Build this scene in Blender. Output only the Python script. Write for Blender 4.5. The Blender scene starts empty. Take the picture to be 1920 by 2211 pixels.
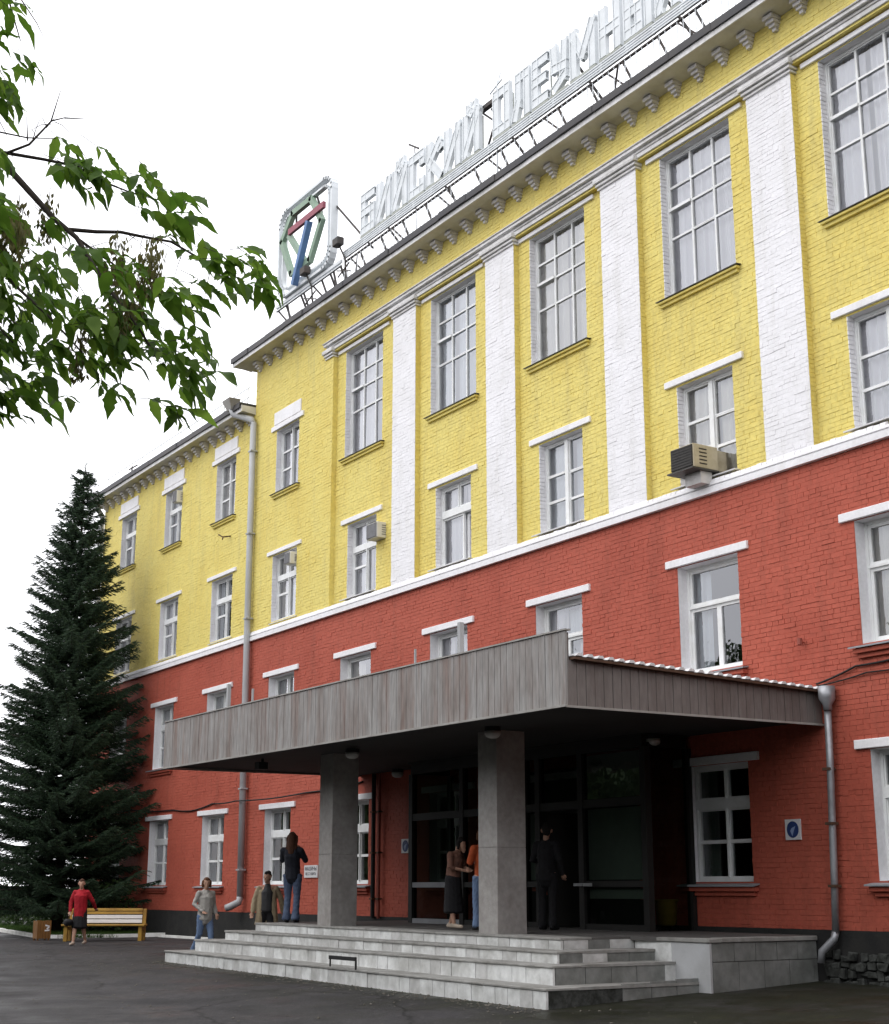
import bpy, bmesh, math, random
import numpy as np
from mathutils import Vector, Matrix, Quaternion
random.seed(7)
rng = np.random.default_rng(11)
scene = bpy.context.scene
col = scene.collection
rad = math.radians

# ------------------------------------------------------------------ camera
EYE = Vector((0.0, 0.0, 1.4))
PITCH, YAW = rad(14.368), rad(-57.541)
cam_data = bpy.data.cameras.new('camera')
cam = bpy.data.objects.new('camera', cam_data)
col.objects.link(cam)
fwd = Vector((math.sin(YAW) * math.cos(PITCH), math.cos(YAW) * math.cos(PITCH), math.sin(PITCH)))
cam.location = EYE
cam.rotation_euler = fwd.to_track_quat('-Z', 'Y').to_euler()
cam_data.sensor_fit = 'HORIZONTAL'
cam_data.sensor_width = 36.0
cam_data.lens = 36.0 * 3182.92 / 1920.0
cam_data.clip_start = 0.1
cam_data.clip_end = 2000.0
scene.camera = cam

# ------------------------------------------------------------------ sky, sun, exposure
SUN_EL, SUN_ROT = rad(52), rad(200)
world = bpy.data.worlds.new('World')
scene.world = world
world.use_nodes = True
wn, wl = world.node_tree.nodes, world.node_tree.links
wn.clear()
wo = wn.new('ShaderNodeOutputWorld')
bg = wn.new('ShaderNodeBackground')
sky = wn.new('ShaderNodeTexSky')
sky.sky_type = 'NISHITA'
sky.sun_disc = False
sky.sun_elevation = SUN_EL
sky.sun_rotation = SUN_ROT
sky.dust_density = 4.0
hsv = wn.new('ShaderNodeHueSaturation')
hsv.inputs['Saturation'].default_value = 0.25
wl.new(sky.outputs[0], hsv.inputs['Color'])
tc = wn.new('ShaderNodeTexCoord')
cn = wn.new('ShaderNodeTexNoise')
cn.inputs['Scale'].default_value = 2.2
cn.inputs['Detail'].default_value = 4
wl.new(tc.outputs['Generated'], cn.inputs['Vector'])
cr = wn.new('ShaderNodeMapRange')
cr.inputs['From Min'].default_value = 0.3
cr.inputs['From Max'].default_value = 0.7
cr.inputs['To Min'].default_value = 17.0
cr.inputs['To Max'].default_value = 22.0
wl.new(cn.outputs['Fac'], cr.inputs['Value'])
cc = wn.new('ShaderNodeCombineColor')
tint = (0.985, 0.99, 1.03)
for i in range(3):
    mm = wn.new('ShaderNodeMath')
    mm.operation = 'MULTIPLY'
    mm.inputs[1].default_value = tint[i]
    wl.new(cr.outputs[0], mm.inputs[0])
    wl.new(mm.outputs[0], cc.inputs[i])
mx = wn.new('ShaderNodeMix')
mx.data_type = 'RGBA'
mx.inputs['Factor'].default_value = 0.93          # closed cloud cover over the clear sky
wl.new(hsv.outputs[0], mx.inputs[6])
wl.new(cc.outputs[0], mx.inputs[7])
wl.new(mx.outputs[2], bg.inputs['Color'])
bg.inputs['Strength'].default_value = 0.1
wl.new(bg.outputs[0], wo.inputs[0])

sun_data = bpy.data.lights.new('sun', 'SUN')
sun_data.energy = 0.9
sun_data.angle = rad(50)
sun_data.color = (1.0, 0.97, 0.93)
sun = bpy.data.objects.new('sun', sun_data)
col.objects.link(sun)
sdir = Vector((math.sin(SUN_ROT) * math.cos(SUN_EL), math.cos(SUN_ROT) * math.cos(SUN_EL), math.sin(SUN_EL)))
sun.rotation_euler = sdir.to_track_quat('Z', 'Y').to_euler()
sun.location = (0, 0, 40)

vs = scene.view_settings
vs.view_transform = 'Standard'
vs.look = 'None'
vs.exposure = 0.0
vs.gamma = 1.0
vs.use_curve_mapping = False
scene.cycles.max_bounces = 8
scene.cycles.transparent_max_bounces = 16
scene.cycles.caustics_reflective = False
scene.cycles.caustics_refractive = False

# ------------------------------------------------------------------ materials
def new_mat(name):
    m = bpy.data.materials.new(name)
    m.use_nodes = True
    nt = m.node_tree
    b = nt.nodes['Principled BSDF']
    return m, nt, b


def mottled(name, color, dark=None, scale=1.5, amount=0.5, rough=0.8, bump=0.0, bscale=60.0, stretch=None,
            fine=None, metallic=0.0, spec=0.3, lo=0.4, hi=0.7, streak=None):
    """Colour broken up by two noises; dark is the wear colour reached where the noise is high."""
    m, nt, b = new_mat(name)
    N, L = nt.nodes, nt.links
    b.inputs['Roughness'].default_value = rough
    b.inputs['Metallic'].default_value = metallic
    b.inputs['Specular IOR Level'].default_value = spec
    g = N.new('ShaderNodeNewGeometry')
    mp = N.new('ShaderNodeMapping')
    if stretch:
        mp.inputs['Scale'].default_value = stretch
    L.new(g.outputs['Position'], mp.inputs['Vector'])
    n1 = N.new('ShaderNodeTexNoise')
    n1.inputs['Scale'].default_value = scale
    n1.inputs['Detail'].default_value = 6
    n1.inputs['Roughness'].default_value = 0.6
    L.new(mp.outputs[0], n1.inputs['Vector'])
    r1 = N.new('ShaderNodeMapRange')
    r1.inputs['From Min'].default_value = lo
    r1.inputs['From Max'].default_value = hi
    r1.inputs['To Max'].default_value = amount
    L.new(n1.outputs['Fac'], r1.inputs['Value'])
    mixn = N.new('ShaderNodeMix')
    mixn.data_type = 'RGBA'
    dk = dark or tuple(c * 0.7 for c in color)
    mixn.inputs[6].default_value = (*color, 1)
    mixn.inputs[7].default_value = (*dk, 1)
    L.new(r1.outputs[0], mixn.inputs[0])
    out = mixn.outputs[2]
    if streak:
        m2 = N.new('ShaderNodeMapping')
        m2.inputs['Scale'].default_value = (2.2, 2.2, 0.22)
        L.new(g.outputs['Position'], m2.inputs['Vector'])
        n4 = N.new('ShaderNodeTexNoise')
        n4.inputs['Scale'].default_value = 1.6
        n4.inputs['Detail'].default_value = 7
        n4.inputs['Roughness'].default_value = 0.65
        L.new(m2.outputs[0], n4.inputs['Vector'])
        r4 = N.new('ShaderNodeMapRange')
        r4.inputs['From Min'].default_value = 0.52
        r4.inputs['From Max'].default_value = 0.74
        r4.inputs['To Max'].default_value = streak[1]
        L.new(n4.outputs['Fac'], r4.inputs['Value'])
        x4 = N.new('ShaderNodeMix')
        x4.data_type = 'RGBA'
        x4.inputs[7].default_value = (*streak[0], 1)
        L.new(r4.outputs[0], x4.inputs[0])
        L.new(out, x4.inputs[6])
        out = x4.outputs[2]
    if fine:
        n2 = N.new('ShaderNodeTexNoise')
        n2.inputs['Scale'].default_value = fine[0]
        n2.inputs['Detail'].default_value = 3
        L.new(mp.outputs[0], n2.inputs['Vector'])
        r2 = N.new('ShaderNodeMapRange')
        r2.inputs['From Min'].default_value = 0.3
        r2.inputs['From Max'].default_value = 0.7
        r2.inputs['To Min'].default_value = 1.0 - fine[1]
        r2.inputs['To Max'].default_value = 1.0 + fine[1]
        L.new(n2.outputs['Fac'], r2.inputs['Value'])
        mul = N.new('ShaderNodeVectorMath')
        mul.operation = 'SCALE'
        L.new(out, mul.inputs[0])
        L.new(r2.outputs[0], mul.inputs['Scale'])
        out = mul.outputs[0]
    L.new(out, b.inputs['Base Color'])
    if bump:
        n3 = N.new('ShaderNodeTexNoise')
        n3.inputs['Scale'].default_value = bscale
        n3.inputs['Detail'].default_value = 5
        L.new(mp.outputs[0], n3.inputs['Vector'])
        bp = N.new('ShaderNodeBump')
        bp.inputs['Strength'].default_value = bump
        bp.inputs['Distance'].default_value = 0.02
        L.new(n3.outputs['Fac'], bp.inputs['Height'])
        L.new(bp.outputs[0], b.inputs['Normal'])
    return m


def glass_mat(name, tint=(0.95, 0.97, 0.97), refl=2.5, base=0.06):
    m, nt, b = new_mat(name)
    N, L = nt.nodes, nt.links
    N.remove(b)
    out = N['Material Output']
    tr = N.new('ShaderNodeBsdfTransparent')
    tr.inputs[0].default_value = (*tint, 1)
    gl = N.new('ShaderNodeBsdfGlossy')
    gl.inputs['Roughness'].default_value = 0.015
    gl.inputs['Color'].default_value = (0.95, 0.96, 1.0, 1)
    fr = N.new('ShaderNodeFresnel')
    fr.inputs['IOR'].default_value = 1.5
    # old panes are never quite flat
    g = N.new('ShaderNodeNewGeometry')
    nz = N.new('ShaderNodeTexNoise')
    nz.inputs['Scale'].default_value = 2.5
    L.new(g.outputs['Position'], nz.inputs['Vector'])
    bp = N.new('ShaderNodeBump')
    bp.inputs['Strength'].default_value = 0.08
    bp.inputs['Distance'].default_value = 0.05
    L.new(nz.outputs['Fac'], bp.inputs['Height'])
    L.new(bp.outputs[0], gl.inputs['Normal'])
    ma = N.new('ShaderNodeMath')
    ma.operation = 'MULTIPLY_ADD'
    ma.inputs[1].default_value = refl
    ma.inputs[2].default_value = base
    ma.use_clamp = True
    L.new(fr.outputs[0], ma.inputs[0])
    ms = N.new('ShaderNodeMixShader')
    L.new(ma.outputs[0], ms.inputs[0])
    L.new(tr.outputs[0], ms.inputs[1])
    L.new(gl.outputs[0], ms.inputs[2])
    L.new(ms.outputs[0], out.inputs['Surface'])
    return m


def leaf_mat(name, c1, c2, trans=0.45):
    m, nt, b = new_mat(name)
    N, L = nt.nodes, nt.links
    oi = N.new('ShaderNodeNewGeometry')
    nz = N.new('ShaderNodeTexNoise')
    nz.inputs['Scale'].default_value = 9.0
    nz.inputs['Detail'].default_value = 2
    L.new(oi.outputs['Position'], nz.inputs['Vector'])
    rp = N.new('ShaderNodeMapRange')
    rp.inputs['From Min'].default_value = 0.35
    rp.inputs['From Max'].default_value = 0.65
    L.new(nz.outputs['Fac'], rp.inputs['Value'])
    mi = N.new('ShaderNodeMix')
    mi.data_type = 'RGBA'
    mi.inputs[6].default_value = (*c1, 1)
    mi.inputs[7].default_value = (*c2, 1)
    L.new(rp.outputs[0], mi.inputs[0])
    L.new(mi.outputs[2], b.inputs['Base Color'])
    b.inputs['Roughness'].default_value = 0.55
    b.inputs['Specular IOR Level'].default_value = 0.25
    if trans:
        t = N.new('ShaderNodeBsdfTranslucent')
        L.new(mi.outputs[2], t.inputs['Color'])
        s = N.new('ShaderNodeMixShader')
        s.inputs[0].default_value = trans
        L.new(b.outputs[0], s.inputs[1])
        L.new(t.outputs[0], s.inputs[2])
        L.new(s.outputs[0], N['Material Output'].inputs['Surface'])
    return m


YEL = (0.73, 0.615, 0.19)
M = {}
M['yellow'] = mottled('yellow_paint', YEL, (0.68, 0.535, 0.135), 0.9, 0.7, 0.75, 0.2, 45, fine=(14, 0.09), streak=((0.42, 0.36, 0.17), 0.38))
M['red'] = mottled('red_paint', (0.425, 0.098, 0.062), (0.355, 0.074, 0.046), 0.8, 0.8, 0.75, 0.2, 45, fine=(14, 0.10), streak=((0.27, 0.068, 0.043), 0.6))
M['red2'] = mottled('red_paint_faded', (0.425, 0.098, 0.062), (0.355, 0.074, 0.046), 0.8, 0.8, 0.75, 0.2, 45, fine=(14, 0.10), streak=((0.27, 0.068, 0.043), 0.6))
M['white'] = mottled('white_paint', (0.82, 0.81, 0.83), (0.70, 0.69, 0.69), 1.3, 0.6, 0.65, 0.15, 45, fine=(18, 0.05), streak=((0.55, 0.53, 0.49), 0.35))
M['frame'] = mottled('white_gloss_paint', (0.80, 0.81, 0.81), (0.62, 0.62, 0.58), 4.0, 0.5, 0.45)
M['trim'] = mottled('trim_whitewash', (0.74, 0.73, 0.73), (0.50, 0.49, 0.46), 1.6, 0.8, 0.8, 0.2, 30, fine=(12, 0.1))
M['corbel'] = mottled('weathered_plaster', (0.64, 0.62, 0.61), (0.44, 0.42, 0.40), 5.0, 0.8, 0.85, 0.3, 30)
M['cornice'] = mottled('cornice_plaster', (0.68, 0.665, 0.61), (0.48, 0.46, 0.39), 1.2, 0.9, 0.85, 0.2, 20)
M['roof'] = mottled('dark_roof_metal', (0.035, 0.035, 0.04), (0.08, 0.07, 0.06), 1.0, 0.6, 0.5)
M['plinth'] = mottled('black_plinth', (0.018, 0.018, 0.018), (0.035, 0.034, 0.03), 3.0, 0.6, 0.85, 0.4, 20)
M['stone'] = mottled('rubble_stone', (0.055, 0.058, 0.054), (0.012, 0.013, 0.010), 7.0, 1.0, 0.9, 0.6, 12, fine=(20, 0.3))
M['sill'] = mottled('zinc_sill', (0.30, 0.31, 0.33), (0.20, 0.20, 0.21), 3.0, 0.6, 0.5)
M['darksill'] = mottled('dark_sill_metal', (0.06, 0.055, 0.05), (0.03, 0.03, 0.03), 3.0, 0.6, 0.5)
M['glass'] = glass_mat('window_glass')
M['doorglass'] = glass_mat('entrance_glass', (0.36, 0.40, 0.38), 0.12, 0.002)
M['curtain'] = mottled('net_curtain', (0.84, 0.83, 0.87), (0.72, 0.71, 0.77), 1.2, 0.8, 0.95)
M['curtain3'] = mottled('cream_curtain', (0.78, 0.75, 0.68), (0.66, 0.63, 0.56), 1.2, 0.8, 0.95)
M['curtain4'] = mottled('bluish_net', (0.70, 0.75, 0.80), (0.58, 0.63, 0.68), 1.2, 0.8, 0.95)
M['curtain2'] = mottled('green_curtain', (0.22, 0.28, 0.24), (0.15, 0.19, 0.165), 1.2, 0.8, 0.95)
M['blind'] = mottled('beige_blind', (0.50, 0.46, 0.42), (0.42, 0.38, 0.34), 3.0, 0.8, 0.95)
M['room'] = mottled('room_plaster', (0.22, 0.21, 0.20), (0.16, 0.15, 0.14), 0.5, 0.8, 0.95)
M['slat'] = mottled('weathered_cladding', (0.30, 0.29, 0.28), (0.19, 0.155, 0.138), 1.0, 0.9, 0.8, 0.2, 40,
                    stretch=(2.4, 2.4, 0.45), fine=(9, 0.16), lo=0.42, hi=0.66, streak=((0.20, 0.125, 0.10), 0.85))
M['slatbrown'] = mottled('brown_cladding', (0.175, 0.155, 0.145), (0.12, 0.095, 0.085), 1.0, 0.9, 0.8, 0.2, 40,
                         stretch=(2.4, 2.4, 0.45), fine=(9, 0.14), lo=0.44, hi=0.70)
M['edge'] = mottled('cladding_edge', (0.34, 0.33, 0.31), (0.22, 0.20, 0.18), 4.0, 0.8, 0.6)
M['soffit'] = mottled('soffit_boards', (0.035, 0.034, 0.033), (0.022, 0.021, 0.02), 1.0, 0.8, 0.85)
M['concrete'] = mottled('column_concrete', (0.35, 0.335, 0.32), (0.25, 0.23, 0.215), 1.6, 0.9, 0.9, 0.3, 25, fine=(10, 0.12))
M['tile'] = mottled('pale_step_tile', (0.68, 0.69, 0.68), (0.42, 0.42, 0.40), 2.4, 0.95, 0.6, 0.15, 25, fine=(9, 0.12))
M['tile2'] = mottled('greyer_step_tile', (0.56, 0.56, 0.55), (0.34, 0.34, 0.32), 2.4, 0.95, 0.6, 0.15, 25, fine=(9, 0.12))
M['darktile'] = mottled('grey_side_tile', (0.20, 0.205, 0.195), (0.10, 0.105, 0.095), 1.8, 0.9, 0.7, 0.2, 25, fine=(9, 0.15))
M['plaster'] = mottled('white_plaster', (0.48, 0.49, 0.50), (0.34, 0.34, 0.34), 2.0, 0.7, 0.8, 0.1, 25)
M['tread'] = mottled('worn_tread', (0.30, 0.295, 0.28), (0.17, 0.165, 0.15), 2.0, 0.9, 0.7, 0.2, 25, fine=(9, 0.12))
M['grout'] = mottled('step_core', (0.15, 0.145, 0.135), (0.09, 0.09, 0.08), 3.0, 0.8, 0.95)
M['gravel'] = mottled('grit_crumbs', (0.12, 0.11, 0.095), (0.05, 0.045, 0.03), 8.0, 1.0, 0.9)
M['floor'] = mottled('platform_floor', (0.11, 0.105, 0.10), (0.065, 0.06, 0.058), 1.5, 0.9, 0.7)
M['doorframe'] = mottled('dark_door_frame', (0.014, 0.014, 0.013), (0.022, 0.02, 0.018), 3.0, 0.6, 0.6)
M['panelgreen'] = mottled('pale_green_panel', (0.33, 0.37, 0.32), (0.25, 0.28, 0.24), 1.5, 0.8, 0.7)
M['doorwood'] = mottled('dark_door_leaf', (0.015, 0.014, 0.013), (0.010, 0.009, 0.008), 2.0, 0.7, 0.6)
M['metalgrey'] = mottled('grey_pipe_paint', (0.40, 0.41, 0.42), (0.29, 0.29, 0.29), 2.0, 0.7, 0.45, stretch=(1, 1, .4))
M['galv'] = mottled('galvanised_pipe', (0.36, 0.37, 0.39), (0.20, 0.20, 0.21), 3.0, 0.8, 0.42, metallic=0.5)
M['rust'] = mottled('rusty_brown', (0.10, 0.055, 0.035), (0.05, 0.03, 0.02), 6.0, 0.8, 0.8)
M['redpipe'] = mottled('red_pipe_paint', (0.26, 0.065, 0.045), (0.18, 0.045, 0.03), 4.0, 0.8, 0.6)
M['black'] = mottled('black_rubber', (0.012, 0.012, 0.012), (0.02, 0.02, 0.02), 4.0, 0.5, 0.6)
M['signmetal'] = mottled('pale_sign_metal', (0.74, 0.77, 0.79), (0.60, 0.63, 0.64), 2.5, 0.7, 0.5)
M['signback'] = mottled('sign_tray_metal', (0.42, 0.44, 0.40), (0.28, 0.29, 0.25), 3.0, 0.7, 0.6)
M['darksteel'] = mottled('dark_steel', (0.05, 0.048, 0.046), (0.09, 0.06, 0.045), 5.0, 0.6, 0.6)
M['green'] = mottled('sage_sign_paint', (0.26, 0.36, 0.27), (0.20, 0.28, 0.21), 3.0, 0.6, 0.55)
M['crimson'] = mottled('crimson_sign_paint', (0.31, 0.085, 0.115), (0.22, 0.06, 0.08), 3.0, 0.6, 0.55)
M['blue'] = mottled('blue_sign_paint', (0.12, 0.22, 0.42), (0.08, 0.15, 0.30), 3.0, 0.6, 0.55)
M['plate'] = mottled('white_enamel', (0.66, 0.66, 0.67), (0.55, 0.54, 0.53), 6.0, 0.5, 0.4)
M['plateblue'] = mottled('blue_enamel', (0.025, 0.05, 0.16), (0.02, 0.035, 0.10), 6.0, 0.6, 0.4)
M['platelight'] = mottled('pale_blue_enamel', (0.25, 0.32, 0.50), (0.2, 0.26, 0.42), 6.0, 0.6, 0.4)
M['ink'] = mottled('dark_ink', (0.06, 0.055, 0.07), (0.08, 0.07, 0.09), 6.0, 0.5, 0.7)
M['acbeige'] = mottled('aged_beige_casing', (0.48, 0.42, 0.30), (0.33, 0.28, 0.18), 4.0, 0.8, 0.5)
M['acwhite'] = mottled('white_casing', (0.70, 0.69, 0.65), (0.55, 0.53, 0.48), 4.0, 0.6, 0.5)
M['acgrille'] = mottled('dark_grille', (0.028, 0.026, 0.024), (0.05, 0.045, 0.04), 8.0, 0.6, 0.6)
M['acgrey'] = mottled('grey_grille', (0.22, 0.22, 0.23), (0.15, 0.15, 0.15), 8.0, 0.6, 0.6)
M['lamp'] = mottled('milky_lamp_shade', (0.50, 0.50, 0.48), (0.38, 0.38, 0.35), 4.0, 0.6, 0.5)
M['asphalt'] = None
M['benchwood'] = mottled('ochre_bench_paint', (0.42, 0.25, 0.045), (0.26, 0.14, 0.03), 3.0, 0.9, 0.55)
M['benchwhite'] = mottled('white_bench_paint', (0.74, 0.74, 0.75), (0.62, 0.62, 0.62), 3.0, 0.7, 0.5)
M['binwood'] = mottled('brown_bin_paint', (0.22, 0.105, 0.03), (0.14, 0.065, 0.02), 3.0, 0.9, 0.6)
M['binyellow'] = mottled('yellow_bin_paint', (0.28, 0.19, 0.03), (0.18, 0.12, 0.02), 3.0, 0.9, 0.6)
M['kerb'] = mottled('whitewashed_kerb', (0.78, 0.78, 0.75), (0.55, 0.54, 0.50), 3.0, 0.8, 0.9, 0.3, 20)
M['soil'] = mottled('lawn_soil', (0.035, 0.045, 0.015), (0.02, 0.022, 0.01), 2.0, 0.9, 0.95, 0.5, 10)
M['grass'] = leaf_mat('grass_blades', (0.055, 0.11, 0.018), (0.035, 0.075, 0.014), 0.3)
M['leaf'] = leaf_mat('ash_maple_leaf', (0.10, 0.19, 0.022), (0.06, 0.13, 0.014), 0.58)
M['leafb'] = leaf_mat('ash_maple_leaf_light', (0.16, 0.26, 0.035), (0.105, 0.19, 0.024), 0.6)
M['seed'] = leaf_mat('dry_seed_wings', (0.19, 0.18, 0.06), (0.13, 0.12, 0.045), 0.45)
M['bark'] = mottled('twig_bark', (0.035, 0.027, 0.022), (0.06, 0.05, 0.04), 8.0, 0.7, 0.9, 0.3, 60)
M['needle'] = leaf_mat('spruce_needles', (0.030, 0.058, 0.030), (0.018, 0.035, 0.020), 0.12)
M['needle2'] = leaf_mat('spruce_new_growth', (0.055, 0.095, 0.045), (0.035, 0.065, 0.034), 0.15)
M['farleaf'] = leaf_mat('far_foliage', (0.05, 0.085, 0.025), (0.025, 0.05, 0.016), 0.2)

# asphalt: worn, damp, mossy towards the steps and the wall
def asphalt_mat():
    m, nt, b = new_mat('worn_asphalt')
    N, L = nt.nodes, nt.links
    g = N.new('ShaderNodeNewGeometry')

    def noise(scale, detail=6, stretch=None):
        n = N.new('ShaderNodeTexNoise')
        n.inputs['Scale'].default_value = scale
        n.inputs['Detail'].default_value = detail
        if stretch:
            mp = N.new('ShaderNodeMapping')
            mp.inputs['Scale'].default_value = stretch
            L.new(g.outputs['Position'], mp.inputs[0])
            L.new(mp.outputs[0], n.inputs['Vector'])
        else:
            L.new(g.outputs['Position'], n.inputs['Vector'])
        return n.outputs['Fac']

    def rng_(v, a, c, lo=0.0, hi=1.0):
        r = N.new('ShaderNodeMapRange')
        r.inputs['From Min'].default_value = a
        r.inputs['From Max'].default_value = c
        r.inputs['To Min'].default_value = lo
        r.inputs['To Max'].default_value = hi
        L.new(v, r.inputs['Value'])
        return r.outputs[0]

    def mix(f, a, c):
        x = N.new('ShaderNodeMix')
        x.data_type = 'RGBA'
        L.new(f, x.inputs[0])
        for k, v in ((6, a), (7, c)):
            if isinstance(v, tuple):
                x.inputs[k].default_value = (*v, 1)
            else:
                L.new(v, x.inputs[k])
        return x.outputs[2]
    base = mix(rng_(noise(0.35), 0.35, 0.65), (0.042, 0.039, 0.042), (0.019, 0.018, 0.019))
    base = mix(rng_(noise(1.7, 8), 0.5, 0.72), base, (0.020, 0.019, 0.018))
    base = mix(rng_(noise(5.5, 10), 0.42, 0.66, 0, .75), base, (0.020, 0.019, 0.019))
    base = mix(rng_(noise(9, 10), 0.55, 0.72, 0, .7), base, (0.075, 0.071, 0.071))
    base = mix(rng_(noise(60, 3), 0.4, 0.75, 0, 0.6), base, (0.068, 0.065, 0.064))
    # hairline cracks, wandering
    wv = N.new('ShaderNodeTexNoise')
    wv.inputs['Scale'].default_value = 0.7
    wv.inputs['Detail'].default_value = 6
    L.new(g.outputs['Position'], wv.inputs['Vector'])
    va = N.new('ShaderNodeVectorMath')
    va.operation = 'MULTIPLY_ADD'
    va.inputs[1].default_value = (1.6, 1.6, 1.6)
    L.new(wv.outputs['Color'], va.inputs[0])
    L.new(g.outputs['Position'], va.inputs[2])
    vo = N.new('ShaderNodeTexVoronoi')
    vo.feature = 'DISTANCE_TO_EDGE'
    vo.inputs['Scale'].default_value = 0.26
    L.new(va.outputs[0], vo.inputs['Vector'])
    base = mix(rng_(vo.outputs['Distance'], 0.0, 0.016, 0.9, 0.0), base, (0.008, 0.008, 0.007))
    base = mix(rng_(noise(0.55, 3, (1, 1, 1)), 0.56, 0.60, 0, .55), base, (0.020, 0.0195, 0.021))   # old repair patches
    # moss and silt gather along the foot of the steps and of the wall
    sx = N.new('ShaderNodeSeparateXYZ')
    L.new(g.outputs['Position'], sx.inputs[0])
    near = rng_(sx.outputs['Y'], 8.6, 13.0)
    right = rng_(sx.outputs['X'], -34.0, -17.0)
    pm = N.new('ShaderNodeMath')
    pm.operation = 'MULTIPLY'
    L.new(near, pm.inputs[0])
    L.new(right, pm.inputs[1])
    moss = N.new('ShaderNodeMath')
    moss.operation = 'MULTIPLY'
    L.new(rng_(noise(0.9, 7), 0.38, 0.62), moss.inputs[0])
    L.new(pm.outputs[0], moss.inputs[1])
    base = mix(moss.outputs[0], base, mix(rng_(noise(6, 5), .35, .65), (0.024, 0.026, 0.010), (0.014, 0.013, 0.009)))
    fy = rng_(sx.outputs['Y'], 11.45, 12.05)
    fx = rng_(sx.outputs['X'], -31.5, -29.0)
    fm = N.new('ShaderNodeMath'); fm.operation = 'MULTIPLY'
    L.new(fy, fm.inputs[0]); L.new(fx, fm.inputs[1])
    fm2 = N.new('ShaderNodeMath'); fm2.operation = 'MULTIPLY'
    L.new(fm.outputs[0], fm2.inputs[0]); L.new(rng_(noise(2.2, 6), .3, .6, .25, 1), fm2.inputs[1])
    base = mix(fm2.outputs[0], base, (0.013, 0.014, 0.007))  # dirt band at the step foot, with the steps' contact shadow painted in
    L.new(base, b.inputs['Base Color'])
    L.new(rng_(noise(0.8, 5), 0.35, 0.65, 0.42, 0.95), b.inputs['Roughness'])
    b.inputs['Specular IOR Level'].default_value = 0.22
    bp = N.new('ShaderNodeBump')
    bp.inputs['Strength'].default_value = 0.5
    bp.inputs['Distance'].default_value = 0.02
    L.new(noise(22, 8), bp.inputs['Height'])
    L.new(bp.outputs[0], b.inputs['Normal'])
    return m


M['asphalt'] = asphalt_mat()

# ------------------------------------------------------------------ helpers
def props(o, label=None, cat=None, group=None, kind=None):
    if label: o['label'] = label
    if cat: o['category'] = cat
    if group: o['group'] = group
    if kind: o['kind'] = kind
    return o


def empty(name, loc, label, cat, group=None):
    o = bpy.data.objects.new(name, None)
    o.empty_display_size = 0.3
    o.location = loc
    col.objects.link(o)
    return props(o, label, cat, group)


def abs_loc(o):
    v = Vector((0, 0, 0))
    while o is not None:
        v += o.location
        o = o.parent
    return v


def link(name, me, parent=None, loc=None):
    """Mesh given in world coordinates; parents here are never rotated or scaled."""
    o = bpy.data.objects.new(name, me)
    col.objects.link(o)
    if parent is not None:
        o.parent = parent
        o.location = (Vector(loc) if loc is not None else Vector((0, 0, 0))) - abs_loc(parent)
    elif loc is not None:
        o.location = loc
    return o


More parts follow.
